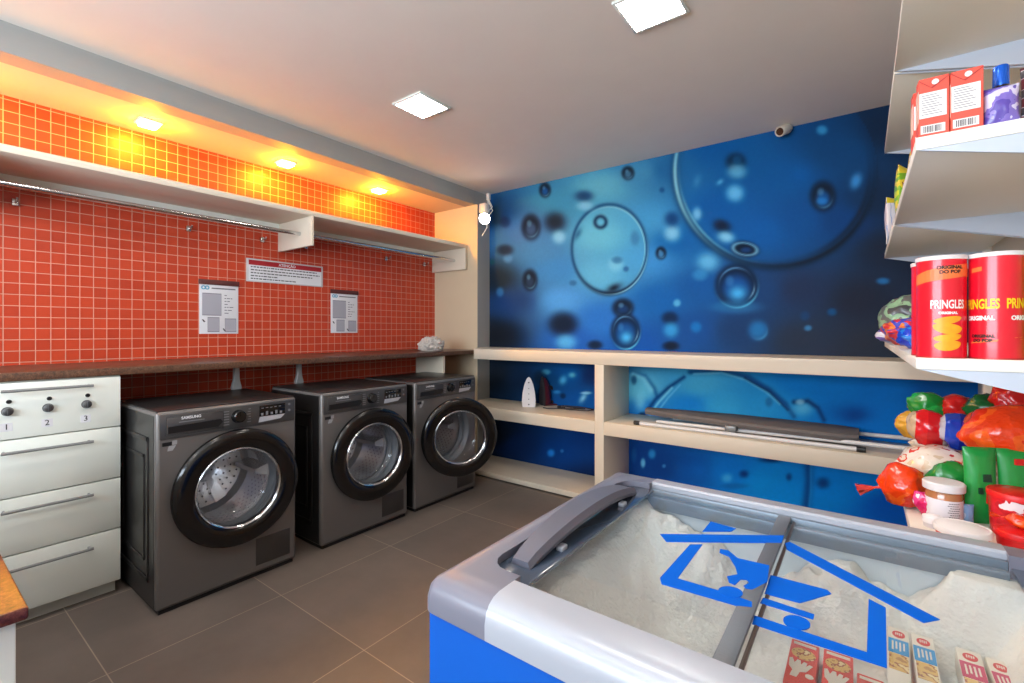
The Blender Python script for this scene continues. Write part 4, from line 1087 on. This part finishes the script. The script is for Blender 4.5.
# ------------------------------------------------------------------ groceries
# cartons on the shelf above the tubes
M_cred = pbr('carton red', (232, 84, 66), .45); M_cwhite = pbr('carton white', (236, 232, 228), .5); M_cpink = pbr('carton side', (236, 196, 180), .5)
def cream_carton(x, y, rz, label):
    z = SH[1][0]; w, d, h = .044, .040, .118
    t = thing('cream_carton', label, 'carton', (x, y, z), rz, 'small red and white cartons')
    bm = BM(); box(bm, -w / 2, w / 2, 0, d, 0, h, .001, 1)
    for v in bm.verts:
        if v.co.z > h * .9 and v.co.y < d * .5: v.co.z -= .004
    o = obj('box', bm, M_cred, t)
    bm = BM(); box(bm, -w / 2 + .001, w / 2 - .004, -.0006, 0, .038, .086); obj('white_panel', bm, M_cwhite, t)
    bm = BM()
    for k in range(9): box(bm, -w / 2 + .004, w / 2 - .010 - .004 * (k % 3), -.0009, -.0005, .044 + k * .0045, .0452 + k * .0045)
    obj('fine_print', bm, M_print, t)
    bm = BM(); box(bm, -w / 2 + .003, w / 2 - .006, -.0006, 0, .008, .024); bc = obj('barcode_label', bm, M_cwhite, t)
    bm = BM(); r = random.Random(5); xx = -w / 2 + .007
    while xx < w / 2 - .010:
        ww = r.choice((.0006, .001, .0014)); box(bm, xx, xx + ww, -.0009, -.0005, .010, .022); xx += ww + r.choice((.0007, .0012))
    obj('barcode', bm, M_dk, bc)
    bm = BM(); lathe(bm, [(0, 0), (.0052, 0), (.0052, .0006), (0, .0006)], 16, 'y', (.002, -.0009, .104)); obj('emblem', bm, M_cwhite, t)
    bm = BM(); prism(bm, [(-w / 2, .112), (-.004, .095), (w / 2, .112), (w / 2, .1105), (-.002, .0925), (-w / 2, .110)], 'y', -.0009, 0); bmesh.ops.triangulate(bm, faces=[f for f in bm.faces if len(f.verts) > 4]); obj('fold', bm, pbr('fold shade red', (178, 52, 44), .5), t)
    bm = BM(); box(bm, -w / 2 - .0006, -w / 2, .001, d - .001, .03, .092); obj('side_panel', bm, M_cpink, t)
    return t
c1 = cream_carton(.107, 1.195, .02, 'red and white carton with barcode at the shelf corner, first of the two in front')
c2 = copy_thing(c1, (.1525, 1.195, .01), .0, 'red and white carton with barcode between the corner one and the purple pouch')
c2.location.z = SH[1][0]
c3 = copy_thing(c1, (.103, 1.255, SH[1][0]), .03, 'red and white carton standing behind the corner one, only its side in view')
# dark bottle with blue cap
t = thing('sauce_bottle', 'dark bottle with a bright blue foil cap behind the purple pouch', 'bottle', (.208, 1.265, SH[1][0]))
bm = BM(); lathe(bm, [(0, 0), (.026, 0), (.028, .006), (.028, .07), (.022, .080), (.0115, .090), (.0105, .118), (0, .118)], 24); obj('bottle', bm, pbr('dark bottle glass', (26, 24, 30), .12, coat=.4), t)
bm = BM(); lathe(bm, [(.0112, .092), (.0118, .094), (.0114, .128), (.0098, .131), (0, .131)], 24); obj('cap', bm, pbr('blue foil', (16, 96, 214), .25, .4), t)
bm = BM(); lathe(bm, [(.0285, .018), (.0285, .06)], 24); obj('paper_label', bm, pbr('mauve label', (150, 140, 170), .5), t)
# pouches
def pouch(name, label, cat, loc, rz, w, h, d, mats, tilt=0.0, group=None, blotches=(), seed=0):
    """stand-up film pouch: flat seal on top, full belly, creases"""
    t = thing(name, label, cat, loc, rz, group)
    bm = BM(); nu, nv = 22, 16; F_, B_ = [], []
    for j in range(nv + 1):
        v = j / nv; rf, rb = [], []
        for i in range(nu + 1):
            u = i / nu * 2 - 1
            k = (1 - abs(u) ** 3) * math.sin(PI * min(1, .12 + .88 * (1 - v))) ** .7 if v < .97 else .0
            k = max(k, 0)
            wr = .12 * noise.fractal(Vector((u * 2 + seed, v * 3, seed)), 1, 2, 3)
            x = u * w / 2 * (1 - .06 * math.sin(PI * v)); z = v * h
            yv = d / 2 * k * (1 + wr) + .0012
            off = tilt * z
            rf.append(bm.verts.new((x, -yv + off, z))); rb.append(bm.verts.new((x, yv + off, z)))
        F_.append(rf); B_.append(rb)
    for j in range(nv):
        for i in range(nu):
            f = bm.faces.new((F_[j][i], F_[j][i + 1], F_[j + 1][i + 1], F_[j + 1][i])); g = bm.faces.new((B_[j][i + 1], B_[j][i], B_[j + 1][i], B_[j + 1][i + 1]))
            for q in (f, g): q.material_index = 1 if (len(mats) > 1 and j >= nv - 2) else 0
    for j in range(nv):
        bm.faces.new((F_[j + 1][0], B_[j + 1][0], B_[j][0], F_[j][0])); bm.faces.new((F_[j][nu], B_[j][nu], B_[j + 1][nu], F_[j + 1][nu]))
    for i in range(nu):
        bm.faces.new((F_[0][i + 1], F_[0][i], B_[0][i], B_[0][i + 1])); bm.faces.new((F_[nv][i], F_[nv][i + 1], B_[nv][i + 1], B_[nv][i]))
    bmesh.ops.recalc_face_normals(bm, faces=bm.faces)
    obj('film', bm, mats, t, smooth=50)
    for nm, pts, m in blotches:
        bm = BM(); prism(bm, [(a * w / 2, b * h) for a, b in pts], 'y', -d / 2 * 1.14 - .0012 + 0, -d / 2 * .9)
        for v_ in bm.verts: v_.co.y += tilt * v_.co.z
        bmesh.ops.triangulate(bm, faces=[f for f in bm.faces if len(f.verts) > 4]); obj(nm, bm, m, t, smooth=0)
    return t
M_purple = ramp_mat('purple and lilac film', [(0, (86, 66, 160)), (.45, (122, 104, 186)), (.55, (206, 200, 226)), (.66, (96, 76, 168))], 'noise', 38, .3)
pouch('seasoning_pouch', 'purple and lilac pouch beside the red cartons, in front of the blue capped bottle', 'pouch', (.1985, 1.205, SH[1][0]), .0, .047, .072, .022, [M_purple], .06)
M_redfood = ramp_mat('dark red and grey film', [(0, (92, 30, 40)), (.45, (140, 48, 52)), (.52, (196, 194, 196)), (.62, (60, 56, 62))], 'wave', 9, .35, 'Z', 4)
pouch('snack_pouch', 'dark red and grey pouch at the photo edge, past the purple pouch', 'pouch', (.2475, 1.215, SH[1][0]), .0, .046, .10, .024, [M_redfood], .05, seed=2)
# potato chip tubes
M_tube = pbr('tube red', (226, 20, 44), .3, coat=.3, var=.02); M_tubeg = pbr('tube green', (70, 170, 40), .3, coat=.3, var=.02)
M_lidw = pbr('tube lid', (226, 222, 222), .4); M_yel = pbr('logo yellow', (250, 206, 30), .4); M_wh = pbr('logo white', (246, 240, 236), .4); M_org = pbr('banner orange', (240, 120, 60), .4)
M_chip = pbr('chip yellow', (250, 190, 40), .4, c2=(228, 140, 20), scale=60); M_bk = pbr('ink black', (40, 24, 20), .5)
TR_, TH_ = .0365, .193
def wrap(bm, R, a0):                     # lay flat artwork (x along the surface, y up) on the tube; a0: angle of its middle
    bmesh.ops.subdivide_edges(bm, edges=[e for e in bm.edges if e.calc_length() > .006], cuts=4, use_grid_fill=True)
    for v in bm.verts:
        a = a0 + v.co.x / R; r = R + .0003 + max(v.co.z, 0); y = v.co.y
        v.co = Vector((r * math.sin(a), -r * math.cos(a), y))
def art(par, nm, m, a0, polys=(), txt=()):
    bm = BM()
    for pl in polys:
        f = bm.faces.new([bm.verts.new((x, y, .0003)) for x, y in pl])
    if polys: bmesh.ops.triangulate(bm, faces=bm.faces[:])
    for s, size, x, y, bold, sx in txt: join_bm(bm, text_bm(s, size, 0, bold, sx=sx), T(x, y, .0006))
    wrap(bm, TR_, a0); return obj(nm, bm, m, par, smooth=0)
def chip_tube(x, y, rot, label, mat, face):
    t = thing('chip_tube', label, 'chip tube', (x, y, SH[2][0]), rot, 'cardboard chip tubes')
    bm = BM(); lathe(bm, [(0, 0), (TR_, 0), (TR_, .004), (TR_, TH_ - .008), (TR_ + .0008, TH_ - .007)], 48); obj('tube', bm, mat, t)
    bm = BM(); lathe(bm, [(TR_ + .0012, TH_ - .008), (TR_ + .0016, TH_ - .001), (TR_, TH_), (TR_ - .003, TH_), (TR_ - .004, TH_ - .003), (0, TH_ - .003)], 48); obj('lid', bm, M_lidw, t)
    bm = BM(); lathe(bm, [(TR_ + .0006, .0), (TR_ + .0006, .003)], 48); obj('rim', bm, pbr('tin rim', (190, 60, 60), .3, .5), t)
    if face == 'a':
        art(t, 'orange_band', M_org, 0, [[(-.055, .138), (-.03, .144), (0, .148), (.03, .152), (.05, .152), (.05, .178), (.0, .172), (-.03, .166), (-.055, .158)]])
        art(t, 'flavour_lettering', M_bk, .02, (), [('ORIGINAL', .0085, .004, .1695, .0004, 1), ('DO POP', .0085, .004, .161, .0004, 1)])
        art(t, 'brand_lettering', M_wh, .05, (), [('PRINGLES', .022, .0, .100, .0006, .54)])
        art(t, 'taste_lettering', M_wh, .05, (), [('ORIGINAL', .006, 0, .0845, .0004, 1)])
        chips = []
        for cy, rx, ry, sk in ((.073, .021, .009, .15), (.058, .022, .013, -.12), (.040, .021, .009, .12), (.026, .020, .012, .1)):
            chips.append([(rx * math.cos(q) , cy + ry * math.sin(q) * (.55 if math.sin(q) > 0 else 1) + sk * rx * math.cos(q)) for q in [2 * PI * k / 22 for k in range(22)]])
        art(t, 'chips_picture', M_chip, .05, chips)
    elif face == 'b':
        for s in (-1, 1):
            a0 = s * .88
            art(t, 'brand_lettering', M_yel, a0, (), [('PRINGLES', .024, .0, .099, .0008, .54)])
            art(t, 'taste_lettering', M_wh, a0, (), [('ORIGINAL', .0105, 0, .074, .0006, .9)])
        art(t, 'flavour_lettering', M_bk, -.75, (), [('ORIGINAL', .0075, 0, .0415, .0004, 1), ('DO POP', .0075, 0, .0335, .0004, 1)])
        art(t, 'orange_band', M_org, -.75, [[(-.02, .028), (.02, .032), (.022, .036), (-.018, .031)], [(-.018, .158), (.0, .160), (.0, .168), (-.018, .166)]])
        art(t, 'side_note', M_org, .75, [[(-.012, .0385), (-.006, .0392), (-.006, .0402), (-.012, .0395)], [(-.004, .0394), (.003, .040), (.003, .041), (-.004, .0404)], [(-.002, .0355), (.006, .0362), (.006, .037), (-.002, .0363)]])
    return t
chip_tube(.1195, 1.222, math.radians(8), 'red chip tube at the shelf corner with white lettering and yellow chips', M_tube, 'a')
chip_tube(.1945, 1.222, math.radians(5), 'red chip tube with yellow lettering between the corner tube and the green tube', M_tube, 'b')
chip_tube(.2705, 1.222, math.radians(10), 'green chip tube cut by the photo edge', M_tubeg, 'b')
chip_tube(.1175, 1.302, 0, 'red chip tube behind the corner tube, only its edge in view', M_tube, '')

# film bags on the far bay of the two upper shelves
M_yg = ramp_mat('yellow green film', [(0, (206, 214, 40)), (.4, (122, 178, 40)), (.52, (236, 208, 60)), (.6, (120, 60, 44)), (.7, (190, 214, 60))], 'noise', 18, .3)
M_rw = ramp_mat('red yellow film', [(0, (150, 40, 48)), (.45, (214, 190, 60)), (.56, (222, 214, 204))], 'noise', 22, .3)
M_bw = ramp_mat('white blue film', [(0, (206, 206, 216)), (.42, (150, 140, 170)), (.5, (60, 130, 200)), (.6, (214, 206, 210))], 'wave', 12, .3, 'X', 3)
M_ytop = pbr('yellow seal', (226, 206, 50), .35)
z = SH[1][0]
# nearer bay then far bay, along the open edge
pouch('snack_pouch', 'yellow and green pouch leaning over the shelf edge, upper one against the mural', 'pouch', (.125, 2.32, z), math.radians(70), .12, .25, .05, [M_yg, M_ytop], 0.0, seed=4)
pouch('snack_pouch', 'red and yellow pouch behind the green one at the shelf edge', 'pouch', (.15, 2.16, z), math.radians(80), .12, .27, .05, [M_rw, M_ytop], 0, seed=5)
pouch('snack_pouch', 'white and blue striped pouch with yellow top, farthest along the upper shelf edge', 'pouch', (.115, 2.62, z), math.radians(60), .15, .20, .06, [M_bw, M_ytop], 0, seed=6)
z = SH[2][0]
M_multi = ramp_mat('red blue orange film', [(0, (206, 30, 44)), (.40, (230, 120, 40)), (.47, (60, 70, 190)), (.56, (220, 40, 60)), (.66, (236, 232, 232))], 'noise', 20, .3)
M_blu = ramp_mat('bright blue film', [(0, (20, 60, 200)), (.45, (30, 130, 230)), (.6, (60, 30, 160))], 'noise', 16, .3)
M_smoke = ramp_mat('grey green film', [(0, (110, 110, 106)), (.45, (150, 190, 150)), (.58, (70, 70, 74))], 'noise', 14, .35)
M_whf = ramp_mat('white violet film', [(0, (230, 230, 240)), (.5, (206, 206, 226)), (.6, (110, 90, 170))], 'wave', 9, .3, 'Z', 2)
def bag(name, label, cat, loc, rot, size, mats, seed, f=7, amp=.16, group=None, tail=None, n=4):
    t = thing(name, label, cat, loc, 0, group)
    bm = lump(seed, *size, f=f, amp=amp, n=n, pinch=.45)
    M = Matrix.Rotation(rot[2], 4, 'Z') @ Matrix.Rotation(rot[1], 4, 'Y') @ Matrix.Rotation(rot[0], 4, 'X')
    bmesh.ops.transform(bm, matrix=M, verts=bm.verts)
    zm = min(v.co.z for v in bm.verts)
    bmesh.ops.translate(bm, verts=bm.verts, vec=(0, 0, -zm))
    for v in bm.verts:                                     # settled underside
        if v.co.z < size[2] * .22: v.co.z = v.co.z * .3
    obj('film', bm, mats, t, smooth=70)
    if tail:                                               # gathered end of the wrapper
        d, ln, wd, tm = tail
        d = Vector(d).normalized(); s = d.cross(Vector((0, 0, 1))).normalized(); w_ = s.cross(d)
        base = Vector((0, 0, -zm)) + d * size[0] * .92
        bm = BM(); rows = []
        for k, (q, r) in enumerate(((0, .35), (.25, .22), (.45, .5), (.75, .85), (1, 1.05))):
            row = []
            for i in range(14):
                a = 2 * PI * i / 14; rr = r * wd * (1 + .35 * math.sin(a * 4 + k))
                row.append(bm.verts.new(base + d * q * ln + s * math.cos(a) * rr + w_ * math.sin(a) * rr * .45))
            rows.append(row)
        for ra, rb in zip(rows, rows[1:]):
            for i in range(14): bm.faces.new((ra[i], ra[(i + 1) % 14], rb[(i + 1) % 14], rb[i]))
        bm.faces.new(rows[0]); bmesh.ops.recalc_face_normals(bm, faces=bm.faces)
        obj('gathered_end', bm, tm, t, smooth=60)
    return t
bag('snack_bag', 'red and blue film bag lying at the middle shelf edge behind the red tubes', 'snack bag', (.125, 2.12, z), (0, 0, .9), (.085, .07, .045), M_multi, 11)
bag('snack_bag', 'white and violet film bag under the red one at the middle shelf edge', 'snack bag', (.115, 2.34, z), (0, 0, 1.2), (.08, .075, .030), M_whf, 12)
bag('snack_bag', 'bright blue film bag close behind the red corner tube', 'snack bag', (.135, 1.72, z), (0, 0, .9), (.06, .065, .032), M_blu, 13)
bag('snack_bag', 'grey green film bag on the middle shelf, tallest of that heap', 'snack bag', (.15, 2.58, z), (0, 0, .9), (.10, .10, .095), M_smoke, 14)
bag('snack_bag', 'small blue film bag at the far end of the middle shelf', 'snack bag', (.125, 2.76, z), (0, 0, .2), (.05, .06, .09), M_blu, 15)

# bread and bags heaped on the low shelf
z = SH[3][0]
M_bread_r = ramp_mat('bread bag red', [(0, (206, 176, 140)), (.16, (216, 30, 34)), (.55, (190, 18, 28)), (.96, (226, 206, 190))], 'wave', 1.7, .18, 'X', 1.0, phase=1.9)
M_bread_b = ramp_mat('bread bag blue', [(0, (190, 190, 200)), (.16, (24, 66, 180)), (.6, (14, 40, 140)), (.97, (190, 190, 206))], 'wave', 1.7, .18, 'X', 1.0, phase=1.9)
M_bread_o = ramp_mat('bread bag orange', [(0, (232, 62, 14)), (.5, (240, 92, 24)), (.60, (222, 44, 16)), (.70, (240, 150, 80))], 'noise', 14, .16, bump=.5, bscale=30)
M_bread_c = ramp_mat('clear bread bag', [(0, (206, 186, 160)), (.4, (226, 214, 200)), (.55, (206, 62, 44)), (.62, (220, 200, 180)), (.72, (50, 60, 110))], 'noise', 24, .18)
M_green = ramp_mat('green film', [(0, (20, 130, 48)), (.5, (34, 160, 66)), (.64, (196, 210, 190)), (.72, (18, 104, 44))], 'noise', 10, .25)
M_dgreen = ramp_mat('dark green film', [(0, (12, 92, 44)), (.55, (20, 120, 56)), (.7, (10, 66, 36))], 'noise', 9, .25)
M_red = ramp_mat('red film', [(0, (206, 30, 30)), (.52, (226, 48, 40)), (.66, (170, 16, 24)), (.74, (226, 210, 206))], 'noise', 9, .25)
M_gold2 = pbr('golden film', (206, 150, 50), .3)
def at(u, v, d):                        # measuring: point at depth d seen at a photo place
    r = ray(u, v); return Vector((r.x * d, r.y * d, EYE + r.z * d))
bag('bread_bag', 'sliced bread in a dark blue and clear bag, under the heap on the low shelf', 'bread', (.235, 1.82, z), (0, 0, .2), (.13, .095, .085), M_bread_c, 31, amp=.1)
bag('bread_bag', 'clear bread bag with red and navy print lying below the red loaf', 'bread', (.145, 1.62, z), (0, 0, .35), (.085, .075, .062), M_bread_c, 32, amp=.1)
bag('bread_bag', 'clear bread bag with dark print beneath the large orange bag', 'bread', (.262, 1.58, z), (0, 0, .25), (.095, .07, .066), M_bread_c, 33, amp=.1)
zh = z + .115
bag('bread_bag', 'bread loaf in a red and cream bag, leaning on top at the shelf edge', 'bread', (.142, 1.68, zh), (.2, .45, .9), (.062, .046, .044), M_bread_r, 34, amp=.10)
bag('bread_bag', 'bread loaf in a deep blue bag, between the red loaf and the large orange bag', 'bread', (.198, 1.66, zh), (.2, .45, .95), (.060, .042, .044), M_bread_b, 35, amp=.10)
bag('bread_bag', 'large shiny orange bread bag on top of the heap at the photo edge', 'bread', (.268, 1.535, z + .125), (0, -.2, .3), (.095, .07, .062), M_bread_o, 36, amp=.10)
bag('snack_bag', 'green film bag with pale patches, topmost of the heap at the shelf edge', 'snack bag', (.152, 1.84, z + .155), (0, .3, .4), (.052, .045, .042), M_green, 37)
bag('snack_bag', 'golden film bag under the green one at the shelf edge', 'snack bag', (.118, 1.83, z + .105), (0, 0, .4), (.045, .045, .038), M_gold2, 38)
bag('snack_bag', 'red film bag with a white top between the two green bags', 'snack bag', (.212, 1.83, z + .160), (0, .1, .2), (.046, .04, .040), M_red, 39)
bag('snack_bag', 'dark green film bag beside the red one, behind the blue loaf', 'snack bag', (.268, 1.78, z + .160), (0, .1, .2), (.052, .045, .045), M_dgreen, 40)
bag('snack_bag', 'small crinkled red bag rising behind the large orange bag', 'snack bag', (.305, 1.74, z + .205), (0, .8, .2), (.045, .03, .04), M_red, 41)
# orange loaf with twisted end hanging over the edge
p = on_x(886, 481, .085)
M_orange_t = pbr('red clear film', (222, 70, 56), .2, coat=.4, var=.35, scale=50)
bag('bread_bag', 'round orange bread bag with twisted end hanging over the low shelf edge', 'bread', (.075, 1.47, z + .004), (0, 0, -.1), (.048, .046, .048), M_bread_o, 43, amp=.10, tail=((-1, -.18, -.30), .048, .020, M_orange_t))
bag('candy_bag', 'small magenta and white candy bag between the orange loaf and the jar', 'candy bag', (.115, 1.415, z), (0, .9, .3), (.034, .024, .02), ramp_mat('magenta film', [(0, (206, 20, 90)), (.5, (230, 60, 130)), (.62, (240, 226, 232))], 'noise', 40, .25), 44)
# jar with white lid
t = thing('glass_jar', 'glass jar of brown spread with white label and white lid on the low shelf', 'jar', (.142, 1.405, z))
bm = BM(); lathe(bm, [(0, 0), (.026, 0), (.030, .004), (.0315, .012), (.0315, .062), (.028, .070), (.026, .074), (0, .074)], 32); obj('jar', bm, pbr('brown spread', (176, 116, 74), .2, coat=.6), t)
bm = BM(); lathe(bm, [(.0319, .010), (.0319, .054)], 32); obj('paper_label', bm, pbr('jar label', (226, 222, 226), .5), t)
bm = BM()
for k in range(8): 
    a0 = .1 + (k % 3) * .06
    for i in range(5):
        a = a0 + i * .13; z0 = .014 + k * .0048
        bm.faces.new([bm.verts.new((.0322 * math.sin(q), -.0322 * math.cos(q), zz)) for q, zz in ((a, z0), (a + .11, z0), (a + .11, z0 + .0018), (a, z0 + .0018))])
obj('fine_print', bm, M_print, t)
bm = BM(); lathe(bm, [(.031, .070), (.036, .072), (.0365, .086), (.034, .089), (0, .090)], 32); obj('lid', bm, M_lidw, t)
# large round tub lids in front
def tub(name, label, loc, r, h, m_body, m_lid, tilt=(0, 0), knob=None):
    t = thing(name, label, 'tub', loc)
    R = Matrix.Rotation(tilt[0], 4, 'X') @ Matrix.Rotation(tilt[1], 4, 'Y')
    def fin(bm): bmesh.ops.transform(bm, matrix=R, verts=bm.verts); return bm
    bm = BM(); lathe(bm, [(0, 0), (r * .86, 0), (r * .9, .004), (r * .97, h - .008), (r * .97, h - .004)], 40); obj('tub', fin(bm), m_body, t)
    bm = BM(); lathe(bm, [(r * .98, h - .012), (r * 1.03, h - .011), (r * 1.04, h - .002), (r * 1.0, h + .001), (r * .92, h), (r * .86, h + .001), (r * .4, h + .004), (0, h + .005)], 40); obj('lid', fin(bm), m_lid, t)
    return t
M_lidred = pbr('red lid', (222, 26, 30), .4); M_lidwhite = pbr('pearl lid', (246, 244, 246), .35)
tub('margarine_tub', 'low red tub with a wide white lid in front of the jar', (.157, 1.285, z), .042, .032, M_lidred, M_lidwhite)
tub('sauce_tub', 'small white pot beside the jar and the wide white lid', (.119, 1.352, z), .017, .022, pbr('pot white', (220, 218, 222), .4), M_lidwhite)
tub('sweet_tub', 'red lidded tub with a printed side standing behind the flat red lid', (.255, 1.405, z), .045, .088, ramp_mat('printed tub', [(0, (222, 30, 40)), (.5, (200, 20, 34)), (.6, (232, 224, 226))], 'noise', 30, .3, bump=0), M_lidred)
tub('sweet_tub', 'flat red lidded tub beside the wide white lid, nearest the freezer', (.243, 1.315, z), .036, .034, M_lidred, M_lidred)
bag('candy_bag', 'small crumpled orange wrapper lying on the flat red lid', 'candy bag', (.246, 1.32, z + .038), (0, .2, .3), (.026, .018, .012), M_bread_o, 46, tail=((-1, .1, .1), .02, .008, M_bread_o))
# green packets standing behind the jar
M_gp = pbr('green packet', (32, 150, 66), .3, coat=.2, var=.1)
sq = lambda a, b, s, t_: [(a - s, b - t_), (a + s, b - t_), (a + s * .8, b + t_), (a - s, b + t_ * .9)]
M_navy = pbr('packet dark', (24, 60, 44), .4)
pouch('coffee_pouch', 'tall green pouch with dark marks standing right behind the jar', 'pouch', (.207, 1.440, z), math.radians(25), .062, .165, .030, [M_gp], .05, seed=21, group='green pouches behind the jar',
      blotches=(('dark_print', sq(.1, .62, .25, .05), M_navy), ('red_badge', sq(.2, .36, .16, .07), M_lidred), ('dark_print', sq(-.3, .45, .12, .04), M_navy)))
pouch('coffee_pouch', 'green pouch with red edge behind the red lidded tub', 'pouch', (.270, 1.468, z), math.radians(25), .075, .165, .03, [M_gp], .05, seed=22, group='green pouches behind the jar', blotches=(('red_badge', sq(.1, .85, .5, .04), M_lidred),))
pouch('drink_pouch', 'small pale blue packet between the jar and the green pouch', 'pouch', (.181, 1.41, z), math.radians(25), .022, .045, .012, [ramp_mat('pale blue film', [(0, (120, 160, 200)), (.5, (170, 190, 210)), (.6, (70, 110, 160))], 'noise', 40, .3)], .0, seed=23)
bag('snack_bag', 'green and red bag squeezed between the orange loaf and the green pouches', 'snack bag', (.165, 1.515, z), (0, 0, .2), (.05, .035, .052), ramp_mat('green red film', [(0, (24, 130, 50)), (.5, (206, 30, 34)), (.6, (40, 150, 60))], 'noise', 14, .25), 47)
